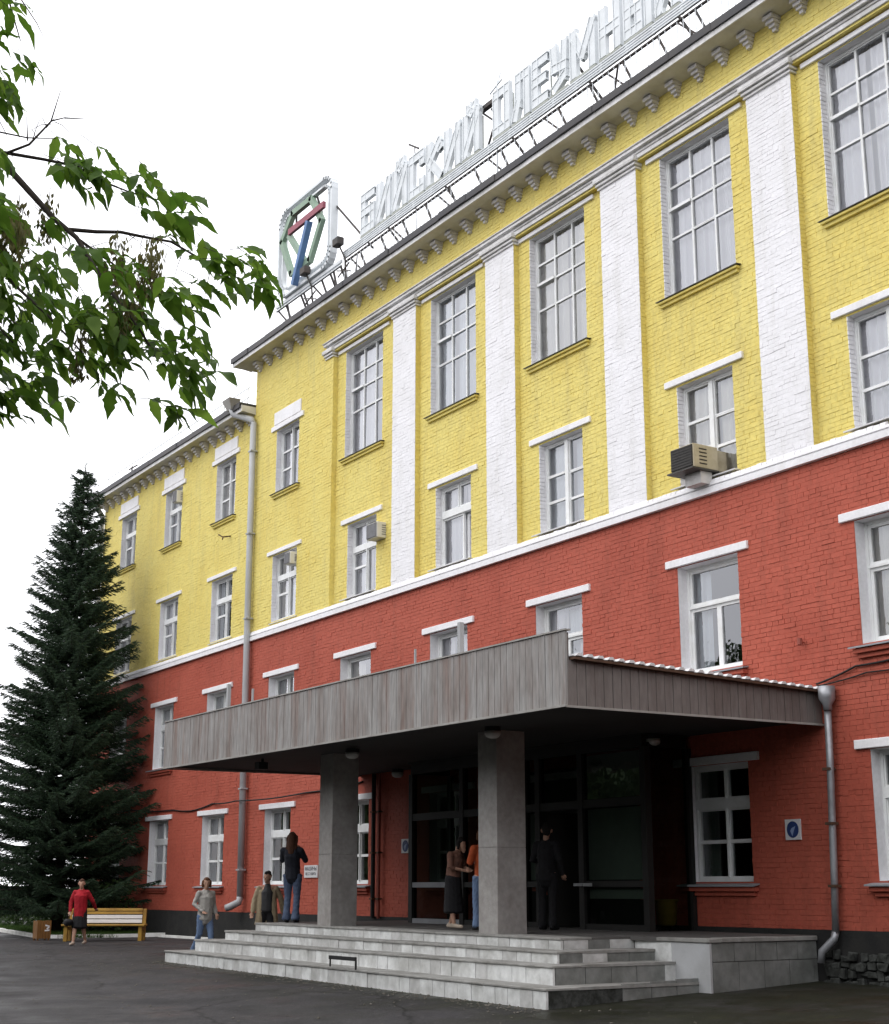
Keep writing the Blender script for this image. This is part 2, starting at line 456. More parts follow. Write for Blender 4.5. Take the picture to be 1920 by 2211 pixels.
class MB:
    def __init__(self):
        self.v, self.f, self.mi, self.cur = [], [], [], 0

    def add(self, vs_, fs):
        n = len(self.v)
        self.v.extend([tuple(p) for p in vs_])
        self.f.extend([tuple(i + n for i in q) for q in fs])
        self.mi.extend([self.cur] * len(fs))
        return self

    def box(self, x0, x1, y0, y1, z0, z1, b=0.0):
        return self.hexa([(x0, y0, z0), (x1, y0, z0), (x1, y1, z0), (x0, y1, z0),
                          (x0, y0, z1), (x1, y0, z1), (x1, y1, z1), (x0, y1, z1)])

    def hexa(self, p):
        return self.add(p, [(0, 3, 2, 1), (4, 5, 6, 7), (0, 1, 5, 4), (1, 2, 6, 5), (2, 3, 7, 6), (3, 0, 4, 7)])

    def quad(self, a, b, c, d):
        return self.add([a, b, c, d], [(0, 1, 2, 3)])

    def bar(self, p, q, w, h=None):
        h = h or w
        p, q = Vector(p), Vector(q)
        d = (q - p).normalized()
        up = Vector((0, 0, 1)) if abs(d.z) < 0.95 else Vector((0, 1, 0))
        s = d.cross(up).normalized()
        u = s.cross(d)
        s, u = s * w / 2, u * h / 2
        return self.add([p - s - u, p + s - u, p + s + u, p - s + u, q - s - u, q + s - u, q + s + u, q - s + u],
                        [(3, 2, 1, 0), (4, 5, 6, 7), (0, 1, 5, 4), (1, 2, 6, 5), (2, 3, 7, 6), (3, 0, 4, 7)])

    def tube(self, pts, r, n=8, cap=True):
        pts = [Vector(p) for p in pts]
        rs = r if isinstance(r, (list, tuple)) else [r] * len(pts)
        rings, prev = [], None
        for i, p in enumerate(pts):
            d = (pts[min(i + 1, len(pts) - 1)] - pts[max(i - 1, 0)]).normalized()
            if prev is None:
                a = Vector((0, 0, 1)) if abs(d.z) < 0.9 else Vector((1, 0, 0))
                s = d.cross(a).normalized()
            else:
                s = (prev - d * prev.dot(d)).normalized()
            prev = s
            t = d.cross(s)
            rings.append([p + (s * math.cos(2 * math.pi * k / n) + t * math.sin(2 * math.pi * k / n)) * rs[i] for k in range(n)])
        vs_ = [v for ring in rings for v in ring]
        fs = []
        for i in range(len(rings) - 1):
            for k in range(n):
                a, b = i * n + k, i * n + (k + 1) % n
                fs.append((a, b, b + n, a + n))
        if cap:
            fs.append(tuple(reversed(range(n))))
            fs.append(tuple((len(rings) - 1) * n + k for k in range(n)))
        return self.add(vs_, fs)

    def lathe(self, c, prof, n=16):
        """prof: (r, z) pairs from bottom to top about a vertical axis at c."""
        return self.tube_rings([[Vector((c[0] + r * math.cos(2 * math.pi * k / n), c[1] + r * math.sin(2 * math.pi * k / n), c[2] + z))
                                 for k in range(n)] for r, z in prof], n)

    def tube_rings(self, rings, n):
        vs_ = [v for ring in rings for v in ring]
        fs = []
        for i in range(len(rings) - 1):
            for k in range(n):
                a, b = i * n + k, i * n + (k + 1) % n
                fs.append((a, b, b + n, a + n))
        fs.append(tuple(reversed(range(n))))
        fs.append(tuple((len(rings) - 1) * n + k for k in range(n)))
        return self.add(vs_, fs)

    def prism(self, poly, axis_a, axis_b):
        """poly: list of points; swept between two offsets."""
        n = len(poly)
        A, B = Vector(axis_a), Vector(axis_b)
        vs_ = [Vector(p) + A for p in poly] + [Vector(p) + B for p in poly]
        fs = [tuple(reversed(range(n))), tuple(range(n, 2 * n))]
        fs += [(i, (i + 1) % n, (i + 1) % n + n, i + n) for i in range(n)]
        return self.add(vs_, fs)

    def mesh(self, name, mats, smooth=False):
        me = bpy.data.meshes.new(name)
        me.from_pydata(self.v, [], self.f)
        for m in (mats if isinstance(mats, (list, tuple)) else [mats]):
            me.materials.append(m)
        if any(self.mi):
            me.polygons.foreach_set('material_index', self.mi)
        if smooth:
            me.polygons.foreach_set('use_smooth', [True] * len(me.polygons))
        me.update()
        return me

    def build(self, name, mats, parent=None, smooth=False, bevel=0.0):
        me = self.mesh(name, mats, smooth)
        bm = bmesh.new()
        bm.from_mesh(me)
        bmesh.ops.recalc_face_normals(bm, faces=bm.faces)
        bm.to_mesh(me)
        bm.free()
        o = link(name, me, parent)
        if bevel:
            mod = o.modifiers.new('bevel', 'BEVEL')
            mod.width = bevel
            mod.segments = 1
            mod.limit_method = 'ANGLE'
        return o


def np_mesh(name, verts, quads, mat):
    me = bpy.data.meshes.new(name)
    nv, nf = len(verts), len(quads)
    k = quads.shape[1]
    me.vertices.add(nv)
    me.vertices.foreach_set('co', np.asarray(verts, np.float32).ravel())
    me.loops.add(nf * k)
    me.loops.foreach_set('vertex_index', np.asarray(quads, np.int32).ravel())
    me.polygons.add(nf)
    me.polygons.foreach_set('loop_start', np.arange(0, nf * k, k, dtype=np.int32))
    me.polygons.foreach_set('loop_total', np.full(nf, k, np.int32))
    me.materials.append(mat)
    me.polygons.foreach_set('use_smooth', np.zeros(nf, bool))
    me.update(calc_edges=True)
    me.validate()
    return me


def ground_z(x, y):
    s = float(np.interp(-x, [10, 16.5, 30, 38, 60], [.24, .24, .13, .06, .04]))
    return .09 - s * min(max((17 - y) / 5, 0), 1.6)

# ------------------------------------------------------------------ ground
WALL = 17.0
REC = 17.13
xs = sorted(set([-420, -200, -120, -80, -60] + [round(-50 + i * 1.0, 2) for i in range(46)] + [0, 10, 30, 80, 200, 400]))
ys = sorted(set([-420, -200, -80, -30, -10, 0, 4, 6, 8] + [8.5 + .5 * i for i in range(18)] + [17.2, 40, 120, 420]))
gm = MB()
gv = [(x, y, ground_z(x, y)) for y in ys for x in xs]
nx = len(xs)
gf = [(j * nx + i, j * nx + i + 1, (j + 1) * nx + i + 1, (j + 1) * nx + i) for j in range(len(ys) - 1) for i in range(nx - 1)]
gm.add(gv, gf)
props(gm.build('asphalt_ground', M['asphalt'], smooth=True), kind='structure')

# ------------------------------------------------------------------ building
bld = empty('factory_building', (-28, 17, 0), 'long brick building, red below and yellow above, with white pilasters and tall windows', 'building')
LEFT, TALL, BLK, RIGHT = -49.1, -36.78, -32.1, -8.0
PIL = [(-29.05, -28.0), (-25.05, -23.96), (-20.97, -19.87), (-16.84, -15.78), (-12.75, -11.7)]
COLS = [-46.60, -42.68, -38.70, -34.67, -30.70, -26.57, -22.60, -18.37, -14.32]


def opening(k, row):
    cx = COLS[k]
    if row == 1:
        return (cx - .75, cx + .75, 1.52, 3.40)
    if row == 2:
        return (cx - .75, cx + .75, 4.96, 6.85)
    if row == 3:
        return (cx - .72, cx + .72, 8.33, 10.14 if k < 4 else 10.2)
    if k < 4:
        return (cx - .68, cx + .68, 11.88, 13.68)
    return (cx - .945, cx + .945, 11.97, 14.85)


ROWS1 = [0, 1, 2, 3, 4, 5, 6, 7, 8]
HOL = {(k, r): opening(k, r) for k in range(9) for r in (1, 2, 3, 4)}
flush = [HOL[k, r] for k in range(9) for r in (1, 2)] + [HOL[k, r] for k in range(4) for r in (3, 4)]
recess = [HOL[k, r] for k in range(4, 9) for r in (3, 4)]


def wall_sheet(name, x0, x1, z0, z1, y, holes, mat):
    X = sorted({x0, x1} | {v for h in holes for v in h[:2] if x0 < v < x1})
    Z = sorted({z0, z1} | {v for h in holes for v in h[2:] if z0 < v < z1})
    mb = MB()
    for i in range(len(X) - 1):
        for j in range(len(Z) - 1):
            cx, cz = (X[i] + X[i + 1]) / 2, (Z[j] + Z[j + 1]) / 2
            if any(h[0] < cx < h[1] and h[2] < cz < h[3] for h in holes):
                continue
            mb.quad((X[i], y, Z[j]), (X[i + 1], y, Z[j]), (X[i + 1], y, Z[j + 1]), (X[i], y, Z[j + 1]))
    return mb.build(name, mat, bld)


PITCHB = 0.0785


def brick_rects(x0, x1, z0, z1, holes, length=0.262, gap=0.0028):
    out = []
    k0, k1 = int(math.floor(z0 / PITCHB)), int(math.ceil(z1 / PITCHB))
    for k in range(k0, k1):
        za, zb = max(k * PITCHB + gap / 2, z0), min((k + 1) * PITCHB - gap / 2, z1)
        if zb - za < 0.02:
            continue
        iv = [(x0, x1)]
        for h in holes:
            ov = min(zb, h[3]) - max(za, h[2])
            if ov > 0.012:
                new = []
                for a, b in iv:
                    if h[1] <= a or h[0] >= b:
                        new.append((a, b))
                    else:
                        if h[0] > a: new.append((a, h[0]))
                        if h[1] < b: new.append((h[1], b))
                iv = new
        header = (k % 5 == 0)
        L_ = length / 2 if header else length
        off = ((k % 2) * 0.5 + (0.13 if header else 0)) * length + 0.03 * math.sin(k * 12.9898)
        for a, b in iv:
            n0 = math.floor((a - off) / L_)
            x = n0 * L_ + off
            while x < b:
                xa, xb = max(x, a) + (gap / 2 if x > a else 0), min(x + L_, b) - (gap / 2 if x + L_ < b else 0)
                if xb - xa > 0.03:
                    out.append((xa, xb, za, zb))
                x += L_
    return np.array(out)


def brick_mesh(name, R, y, mat, proud=0.0065):
    n = len(R)
    xa, xb, za, zb = R[:, 0].copy(), R[:, 1].copy(), R[:, 2].copy(), R[:, 3].copy()
    if n > 20:      # here and there the joint has washed out
        za += np.where(rng.random(n) < 0.16, rng.uniform(.004, .015, n), 0)
        xb -= np.where(rng.random(n) < 0.10, rng.uniform(.004, .014, n), 0)
    p = proud + rng.normal(0, 0.0022, n)
    p = np.where(rng.random(n) < 0.02, p + 0.004, p)
    tx, tz = rng.normal(0, 0.0008, n), rng.normal(0, 0.0008, n)
    j = rng.normal(0, 0.0018, (n, 4))
    e = 0.002
    V = np.zeros((n, 8, 3))
    fx = [xa + e + j[:, 0], xb - e + j[:, 1], xb - e + j[:, 1], xa + e + j[:, 0]]
    fz = [za + e + j[:, 2], za + e + j[:, 2], zb - e + j[:, 3], zb - e + j[:, 3]]
    sx_, sz_ = [-1, 1, 1, -1], [-1, -1, 1, 1]
    bx, bz = [xa, xb, xb, xa], [za, za, zb, zb]
    for q in range(4):
        V[:, q, 0], V[:, q, 2] = fx[q], fz[q]
        V[:, q, 1] = y - np.maximum(p + tx * sx_[q] + tz * sz_[q], 0.002)
        V[:, 4 + q, 0], V[:, 4 + q, 2], V[:, 4 + q, 1] = bx[q], bz[q], y + 0.001
    F = np.array([(0, 1, 2, 3), (1, 0, 4, 5), (2, 1, 5, 6), (3, 2, 6, 7), (0, 3, 7, 4)])
    Q = (F[None] + (np.arange(n) * 8)[:, None, None]).reshape(-1, 4)
    return np_mesh(name, V.reshape(-1, 3), Q, mat)


def brick_stuff(R, y, mat):
    o = link('brick', brick_mesh('brick', R, y, mat), bld)
    o['kind'] = 'stuff'
    return o


# red ground zone
wall_sheet('red_wall', LEFT, RIGHT, 0.82, 7.98, WALL, flush, M['red'])
Rr = brick_rects(LEFT, RIGHT, 0.82, 7.96, flush)
cx_, cz_ = (Rr[:, 0] + Rr[:, 1]) / 2, (Rr[:, 2] + Rr[:, 3]) / 2
# the 300 largest bricks in view stand on the right, beside the canopy: each one a piece of its own
dist = np.sqrt(cx_ ** 2 + 17 ** 2 + (cz_ - 1.4) ** 2)
cand = (cx_ < -14.45) & (cx_ > -20) & ((cz_ > 4.6) | (cx_ > -15.7)) & (Rr[:, 1] - Rr[:, 0] > 0.11)
score = np.where(cand, dist, 1e9)
pick = np.argsort(score)[:298]
mask = np.ones(len(Rr), bool)
mask[pick] = False
far = mask & (cz_ > 4.0)
brick_stuff(Rr[mask & (cz_ <= 4.0)], WALL, M['red'])
brick_stuff(Rr[far], WALL, M['red2'])
protos = {}
for i in pick:
    xa, xb, za, zb = Rr[i]
    key = (round((xb - xa) / 0.02), random.randrange(4), cz_[i] > 4.0)
    if key not in protos:
        w, h = key[0] * 0.02, zb - za
        protos[key] = brick_mesh('brick', np.array([[-w / 2, w / 2, -h / 2, h / 2]]), 0.0, M['red2'] if key[2] else M['red'])
    o = link('brick', protos[key], bld, ((xa + xb) / 2, WALL, (za + zb) / 2))
    o.scale = ((xb - xa) / (key[0] * 0.02), 1, 1)

# yellow zone
hl = [HOL[k, r] for k in range(4) for r in (3, 4)]
wall_sheet('yellow_wall', LEFT, TALL, 7.98, 14.60, WALL, hl, M['yellow'])
wall_sheet('yellow_wall', TALL, BLK, 7.98, 16.05, WALL, hl, M['yellow'])
wall_sheet('yellow_wall', BLK, RIGHT, 7.98, 15.0, REC, recess, M['yellow'])
wall_sheet('yellow_wall', BLK, RIGHT, 14.99, 16.05, WALL, [], M['yellow'])
by = [brick_rects(LEFT, TALL, 8.24, 14.58, hl), brick_rects(TALL, BLK, 8.24, 16.03, hl), brick_rects(BLK, RIGHT, 15.29, 16.03, [])]
brick_stuff(np.vstack(by), WALL, M['yellow'])
pil_holes = [(a - .001, b + .001, 0, 30) for a, b in PIL]
brick_stuff(brick_rects(BLK, RIGHT, 8.32, 15.02, recess + pil_holes), REC, M['yellow'])
mb = MB()
mb.quad((BLK, WALL, 7.98), (BLK, REC, 7.98), (BLK, REC, 15), (BLK, WALL, 15))
mb.quad((BLK, WALL, 14.99), (RIGHT, WALL, 14.99), (RIGHT, REC + .05, 14.99), (BLK, REC + .05, 14.99))
mb.build('wall_return', M['yellow'], bld)
for a, b in PIL:
    mb = MB()
    mb.box(a, b, WALL + .004, REC + .02, 8.0, 14.98)
    pl = mb.build('pilaster', M['yellow'], bld)
    mb = MB()
    mb.quad((a + .003, WALL, 8.2), (b - .003, WALL, 8.2), (b - .003, WALL, 14.95), (a + .003, WALL, 14.95))
    mb.build('pilaster_face', M['white'], pl)
    o = link('brick', brick_mesh('brick', brick_rects(a, b, 8.27, 14.86, []), WALL, M['white'], .0042), pl)
    o['kind'] = 'stuff'
    sd = MB()
    z = 8.3
    while z < 14.8:
        sd.box(b - .002, b + .005 + random.uniform(-.002, .003), WALL + .008, REC - .004, z, z + .066)
        z += PITCHB
    o = sd.build('side_brick', M['yellow'], pl)
    o['kind'] = 'stuff'

# side walls, back, floors and roof decks close the shell
shell = MB()
shell.box(LEFT, LEFT + .3, WALL + .01, 27, 0, 14.6)
shell.box(RIGHT - .3, RIGHT, WALL + .02, 27, 0, 16)
shell.box(LEFT, RIGHT, 26.9, 27.2, 0, 14.6)
shell.build('outer_wall', M['yellow'], bld)
mb = MB()
mb.box(TALL, TALL + .3, WALL + .01, 27, 14.55, 16.05)
mb.build('gable_wall', M['yellow'], bld)
for z in (0.7, 4.2, 7.7, 11.2):
    mb = MB()
    mb.box(LEFT + .3, RIGHT - .3, WALL + .32, 26.9, z, z + .22)
    mb.build('floor_slab', M['room'], bld)
mb = MB()
mb.box(LEFT + .3, TALL, WALL + .05, 26.9, 14.60, 14.75)
mb.box(TALL + .3, RIGHT - .3, WALL + .05, 26.9, 16.06, 16.2)
mb.build('ceiling', M['room'], bld)
for k in range(9):
    mb = MB()
    x = COLS[k] - 2.02
    mb.box(x - .06, x + .06, WALL + .34, 22, .92, 14.55)
    mb.build('partition', M['room'], bld)
mb = MB()
mb.box(LEFT + .3, RIGHT - .3, 22, 22.1, .9, 14.6)
mb.build('corridor_wall', M['room'], bld)

# plinth and rubble footing
mb = MB()
mb.box(LEFT - .05, RIGHT, WALL - .05, WALL + .1, -.3, .82)
mb.build('plinth', M['plinth'], bld)
for i in range(58):
    x = -16.15 + (i % 15) * .17 + random.uniform(-.05, .05)
    z = ground_z(x, 17) - .04 + (i // 15) * .115 + random.uniform(-.02, .02)
    w, h, d = random.uniform(.10, .2), random.uniform(.07, .13), random.uniform(.05, .11)
    mb = MB()
    pts = []
    for zz in (z, z + h):
        for (sx, sy) in ((0, 0), (1, 0), (1, 1), (0, 1)):
            pts.append((x + sx * w + random.uniform(-.025, .025), WALL - .05 - d * (1 - sy) + random.uniform(-.02, .02) * (1 - sy), zz + random.uniform(-.025, .025)))
    mb.hexa(pts)
    mb.build('stone', M['stone'], bld, bevel=.012)

# belt course between red and yellow
mb = MB()
mb.box(LEFT - .06, RIGHT, WALL - .09, WALL + .02, 7.975, 8.085)
mb.box(LEFT - .04, RIGHT, WALL - .055, WALL + .02, 8.085, 8.115)
mb.hexa([(LEFT - .04, WALL - .085, 8.115), (RIGHT, WALL - .085, 8.115), (RIGHT, REC, 8.115), (LEFT - .04, REC, 8.115),
         (LEFT - .04, WALL - .075, 8.165), (RIGHT, WALL - .075, 8.165), (RIGHT, REC, 8.20), (LEFT - .04, REC, 8.20)])
belt = mb.build('belt_course', M['white'], bld)
n_belt = 0
x = RIGHT - 6.4
while x > -33.5 and n_belt < 290:
    w = .125
    mb = MB()
    zt = 8.245 + random.uniform(-.008, .008)
    mb.hexa([(x, WALL - .062 + random.uniform(-.008, .008), 8.168), (x + w - .012, WALL - .062, 8.168), (x + w - .012, WALL + .02, 8.19), (x, WALL + .02, 8.19),
             (x, WALL - .04, zt - .02), (x + w - .012, WALL - .04, zt - .02), (x + w - .012, WALL + .02, zt), (x, WALL + .02, zt)])
    mb.build('belt_brick', M['white'], belt)
    x -= w
    n_belt += 1
mb = MB()
while x > LEFT:
    mb.hexa([(x, WALL - .062, 8.168), (x + .113, WALL - .062, 8.168), (x + .113, WALL + .02, 8.19), (x, WALL + .02, 8.19),
             (x, WALL - .04, 8.225), (x + .113, WALL - .04, 8.225), (x + .113, WALL + .02, 8.245), (x, WALL + .02, 8.245)])
    x -= .125
mb.build('belt_brick', M['white'], belt)['kind'] = 'stuff'

# entablature with capitals over the pilasters
mb = MB()
E0 = -32.5
mb.box(E0 + .08, RIGHT, WALL - .035, REC + .03, 15.03, 15.12)
mb.box(E0 + .06, RIGHT, WALL - .06, WALL + .02, 15.12, 15.15)
mb.box(E0 + .07, RIGHT, WALL - .045, WALL + .02, 15.15, 15.185)
mb.box(E0 + .03, RIGHT, WALL - .12, WALL + .02, 15.185, 15.255)
mb.box(E0 + .01, RIGHT, WALL - .15, WALL + .02, 15.255, 15.285)
ent = mb.build('entablature', M['trim'], bld, bevel=.008)
for a, b in [(BLK - .38, BLK - .02)] + PIL:
    mb = MB()
    mb.box(a - .04, b + .04, WALL - .04, REC + .02, 14.86, 14.90)
    mb.box(a - .02, b + .02, WALL - .025, REC + .02, 14.90, 14.925)
    mb.box(a - .06, b + .06, WALL - .075, REC + .02, 14.925, 14.975)
    mb.box(a - .05, b + .05, WALL - .06, REC + .02, 14.975, 14.995)
    mb.box(a - .09, b + .09, WALL - .115, REC + .02, 14.995, 15.028)
    mb.box(a - .09, b + .09, WALL - .115, WALL - .037, 15.028, 15.10)
    mb.build('capital', M['trim'], ent, bevel=.006)

# cornices: soffit, fascia, dark roof edge, stepped brackets
def cornice(x0, x1, z, over, left_end, right_end):
    y0 = WALL - over
    mb = MB()
    mb.hexa([(x0 - (over if left_end else 0), y0 + .02, z + .03), (x1, y0 + .02, z + .03), (x1, WALL + .05, z - .03), (x0 - (over if left_end else 0), WALL + .05, z - .03),
             (x0 - (over if left_end else 0), y0 + .02, z + .2), (x1, y0 + .02, z + .2), (x1, WALL + .05, z + .2), (x0 - (over if left_end else 0), WALL + .05, z + .2)])
    o = mb.build('cornice', M['cornice'], bld)
    mb = MB()
    xl = x0 - (over if left_end else 0)
    mb.box(xl - .03, x1, y0 - .01, y0 + .018, z + .01, z + .205)
    if left_end:
        mb.box(xl - .03, xl - .002, y0 + .02, 26.9, z + .01, z + .205)
    mb.build('fascia_board', M['trim'], o)
    # the roof sheet lips over the fascia, a little wavy
    mb = MB()
    n = int((x1 - xl) / 1.1)
    for i in range(n):
        a, b = xl - .07 + (x1 - xl + .07) * i / n, xl - .07 + (x1 - xl + .07) * (i + 1) / n
        d = random.uniform(-.012, .012)
        e = random.uniform(-.006, .006)
        mb.box(a, b - .004, y0 - .06 + d, 26.9, z + .212 + e, z + .275 + e)
        mb.box(a, b - .004, y0 - .064 + d, y0 - .030 + d, z + .12 + e, z + .2105 + e)
        if i == 0 and left_end:
            mb.box(a - .004, a + .03, y0 + .0, 26.9, z + .12, z + .2105)
    mb.build('roof', M['roof'], bld)
    return o


def bracket_mesh():
    mb = MB()
    mb.box(-.13, .13, -.25, .0, .205, .29)
    mb.box(-.105, .105, -.19, .0, .135, .205)
    mb.box(-.08, .08, -.135, .0, .07, .135)
    mb.box(-.05, .05, -.08, .0, .0, .07)
    bm = bmesh.new()
    me = mb.mesh('bracket', M['corbel'])
    bm.from_mesh(me)
    bmesh.ops.recalc_face_normals(bm, faces=bm.faces)
    bm.to_mesh(me)
    bm.free()
    return me


BR = bracket_mesh()
c1 = cornice(TALL, RIGHT, 16.04, .52, True, False)
c0 = cornice(LEFT, TALL, 14.58, .45, True, True)
x = -35.94 - .55
while x < RIGHT - .3:
    o = link('bracket', BR, c1, (x, WALL, 15.76))
    o.scale = (.88, .92, .9)
    x += .64
x = LEFT + .25
while x < TALL - .1:
    o = link('bracket', BR, c0, (x, WALL, 14.29))
    o.scale = (.95, .9, .95)
    x += .62

# ------------------------------------------------------------------ windows
def sash_ring(mb, x0, x1, z0, z1, yg, b, t=.028):
    mb.box(x0, x0 + b, yg - t, yg + t, z0, z1)
    mb.box(x1 - b, x1, yg - t, yg + t, z0, z1)
    mb.box(x0 + b, x1 - b, yg - t, yg + t, z0, z0 + b)
    mb.box(x0 + b, x1 - b, yg - t, yg + t, z1 - b, z1)


def curtain_mesh(x0, x1, z0, z1, y, amp=.03, wl_=.16):
    mb = MB()
    n = max(6, int((x1 - x0) / .03))
    ph = random.uniform(0, 6)
    pts = []
    for i in range(n + 1):
        u = i / n
        xx = x0 + (x1 - x0) * u
        pts.append((xx, y + amp * math.sin(xx * 2 * math.pi / wl_ + ph + 1.3 * math.sin(xx * 7)) + amp * .5 * math.sin(xx * 31)))
    vs_ = [(px, py, z0) for px, py in pts] + [(px, py, z1) for px, py in pts]
    mb.add(vs_, [(i, i + 1, i + n + 2, i + n + 1) for i in range(n)])
    return mb


GRID34 = ([0, .333, .667, 1.0], [0, .425, .635, .80, 1.0])
PANE = {}


def window(k, row, y, layout, depth=.2, curtain='full', sill='none', lintel=None, panel=False, skip=()):
    x0, x1, z0, z1 = HOL[k, row]
    yg = y + depth
    w, h = x1 - x0, z1 - z0
    outer = .05
    mb = MB()
    mb.box(x0, x0 + outer, yg - .05, yg + .06, z0, z1)
    mb.box(x1 - outer, x1, yg - .05, yg + .06, z0, z1)
    mb.box(x0 + outer, x1 - outer, yg - .05, yg + .06, z0, z0 + .06)
    mb.box(x0 + outer, x1 - outer, yg - .05, yg + .06, z1 - .05, z1)
    ix0, ix1, iz0, iz1 = x0 + outer, x1 - outer, z0 + .06, z1 - .05
    iw, ih = ix1 - ix0, iz1 - iz0
    cells, bars, b = layout
    for (u0, u1, v0, v1) in bars:
        mb.box(ix0 + iw * u0, ix0 + iw * u1, yg - .065, yg + .05, iz0 + ih * v0, iz0 + ih * v1)
    panes = []
    for ci, (u0, u1, v0, v1) in enumerate(cells):
        a, c, d, e = ix0 + iw * u0, ix0 + iw * u1, iz0 + ih * v0, iz0 + ih * v1
        if ci in skip:
            continue
        sash_ring(mb, a, c, d, e, yg + random.uniform(-.003, .003), b)
        panes.append((a + b, c - b, d + b, e - b))
    wo_ = mb.build('window', M['frame'], bld)
    for (a, c, d, e) in panes:
        key = (round(c - a, 2), round(e - d, 2))
        if key not in PANE:
            pm_ = MB()
            pm_.quad((-key[0] / 2 - .005, 0, -key[1] / 2 - .005), (key[0] / 2 + .005, 0, -key[1] / 2 - .005), (key[0] / 2 + .005, 0, key[1] / 2 + .005), (-key[0] / 2 - .005, 0, key[1] / 2 + .005))
            PANE[key] = pm_.mesh('pane', M['glass'])
        p = link('pane', PANE[key], wo_, ((a + c) / 2, yg + .004, (d + e) / 2))
        p.rotation_euler = (random.uniform(-.006, .006), 0, random.uniform(-.006, .006))
    # reveal, whitewashed, its left jamb showing the brick ends
    t = .06
    mb = MB()
    mb.box(x0 - t, x0, y + .003, yg + .05, z0, z1)
    mb.box(x1, x1 + t, y + .003, yg + .05, z0, z1)
    mb.box(x0 - t, x1 + t, y + .003, yg + .05, z1, z1 + t)
    mb.box(x0 - t, x1 + t, y + .003, yg + .05, z0 - t, z0)
    if row > 2 or (row == 1 and k == 7):
        z = math.ceil(z0 / PITCHB) * PITCHB
        while z + .07 < z1:
            mb.box(x0 - .001, x0 + .012 + random.uniform(-.005, .006), y - .006 + random.uniform(-.002, .002), y + .105, z + .008, z + .072)
            mb.box(x0 - .001, x0 + .010 + random.uniform(-.004, .004), y + .118, yg - .055, z + .008, z + .072)
            z += PITCHB
    mb.build('reveal', M['white'], wo_)
    cx = (x0 + x1) / 2
    if lintel:
        lw, zb, zt = lintel
        mb = MB()
        mb.box(cx - lw / 2, cx + lw / 2, y - .055, y + .03, zb, zt)
        mb.build('lintel', M['white'], wo_, bevel=.008)
    if panel:
        mb = MB()
        mb.box(cx - .80, cx + .80, y - .045, y + .02, 13.86, 14.22)
        mb.build('head_panel', M['white'], wo_, bevel=.006)
    if sill == 'ledge':
        mb = MB()
        mb.hexa([(x0 - .13, y - .13, z0 - .035), (x1 + .13, y - .13, z0 - .035), (x1 + .13, yg - .05, z0 - .012), (x0 - .13, yg - .05, z0 - .012),
                 (x0 - .13, y - .13, z0 - .022), (x1 + .13, y - .13, z0 - .022), (x1 + .13, yg - .05, z0 + .004), (x0 - .13, yg - .05, z0 + .004)])
        mb.build('sill', M['darksill'], wo_)
        mb = MB()
        mb.box(x0 - .10, x1 + .10, y - .105, y + .02, z0 - .085, z0 - .038)
        mb.box(x0 - .07, x1 + .07, y - .06, y + .02, z0 - .15, z0 - .085)
        mb.build('sill_ledge', M['yellow'], wo_, bevel=.006)
    elif sill == 'zinc':
        mb = MB()
        mb.hexa([(x0 - .16, y - .16, z0 - .075), (x1 + .16, y - .16, z0 - .075), (x1 + .1, yg - .05, z0 - .012), (x0 - .1, yg - .05, z0 - .012),
                 (x0 - .16, y - .16, z0 - .05), (x1 + .16, y - .16, z0 - .05), (x1 + .1, yg - .05, z0 + .004), (x0 - .1, yg - .05, z0 + .004)])
        mb.build('sill', M['sill'], wo_)
        mb = MB()
        mb.box(x0 - .11, x1 + .11, y - .115, y + .02, z0 - .15, z0 - .078)
        mb.box(x0 - .06, x1 + .06, y - .06, y + .02, z0 - .22, z0 - .15)
        mb.build('sill_ledge', M['red'], wo_, bevel=.006)
    elif sill == 'belt':
        mb = MB()
        mb.hexa([(x0 - .1, WALL - .03, z0 - .055), (x1 + .1, WALL - .03, z0 - .055), (x1 + .02, yg - .05, z0 - .008), (x0 - .02, yg - .05, z0 - .008),
                 (x0 - .1, WALL - .03, z0 - .035), (x1 + .1, WALL - .03, z0 - .035), (x1 + .02, yg - .05, z0 + .006), (x0 - .02, yg - .05, z0 + .006)])
        mb.build('sill', M['plate'], wo_)
    yc = yg + .13
    cm = M[('curtain', 'curtain', 'curtain3', 'curtain4')[(k * 7 + row * 3) % 4]]
    if curtain == 'full':
        cut = random.uniform(.3, .7)
        gap = random.choice((0, 0, .02, .05, .09))
        curtain_mesh(x0 - .05, x0 + w * (cut - gap), z0 - .1, z1 + .1, yc, random.uniform(.02, .04), random.uniform(.11, .2)).build('curtain', cm, wo_)
        curtain_mesh(x0 + w * (cut + gap), x1 + .05, z0 - .1, z1 + .1, yc + .02, random.uniform(.02, .04), random.uniform(.11, .2)).build('curtain', cm, wo_)
        mb = MB()
        mb.quad((x0 - .05, yc + .16, z0 - .1), (x1 + .05, yc + .16, z0 - .1), (x1 + .05, yc + .16, z1 + .1), (x0 - .05, yc + .16, z1 + .1))
        mb.build('net_curtain', M['curtain4'], wo_)
    elif curtain == 'half':
        a_, b_ = random.uniform(.25, .5), random.uniform(.25, .45)
        curtain_mesh(x0 - .05, x0 + w * a_, z0 - .1, z1 + .1, yc, .03, random.uniform(.11, .2)).build('curtain', cm, wo_)
        curtain_mesh(x1 - w * b_, x1 + .05, z0 - .1, z1 + .1, yc, .03, random.uniform(.11, .2)).build('curtain', cm, wo_)
        if random.random() < .6:
            curtain_mesh(x0, x1, z0 - .1, z0 + (z1 - z0) * random.uniform(.5, 1.05), yc + .08, .012, .09).build('net_curtain', M['curtain4'], wo_)
    elif curtain == 'sides':
        curtain_mesh(x0 - .05, x0 + w * random.uniform(.18, .28), z0 - .1, z1 + .1, yc).build('curtain', M['curtain2'], wo_)
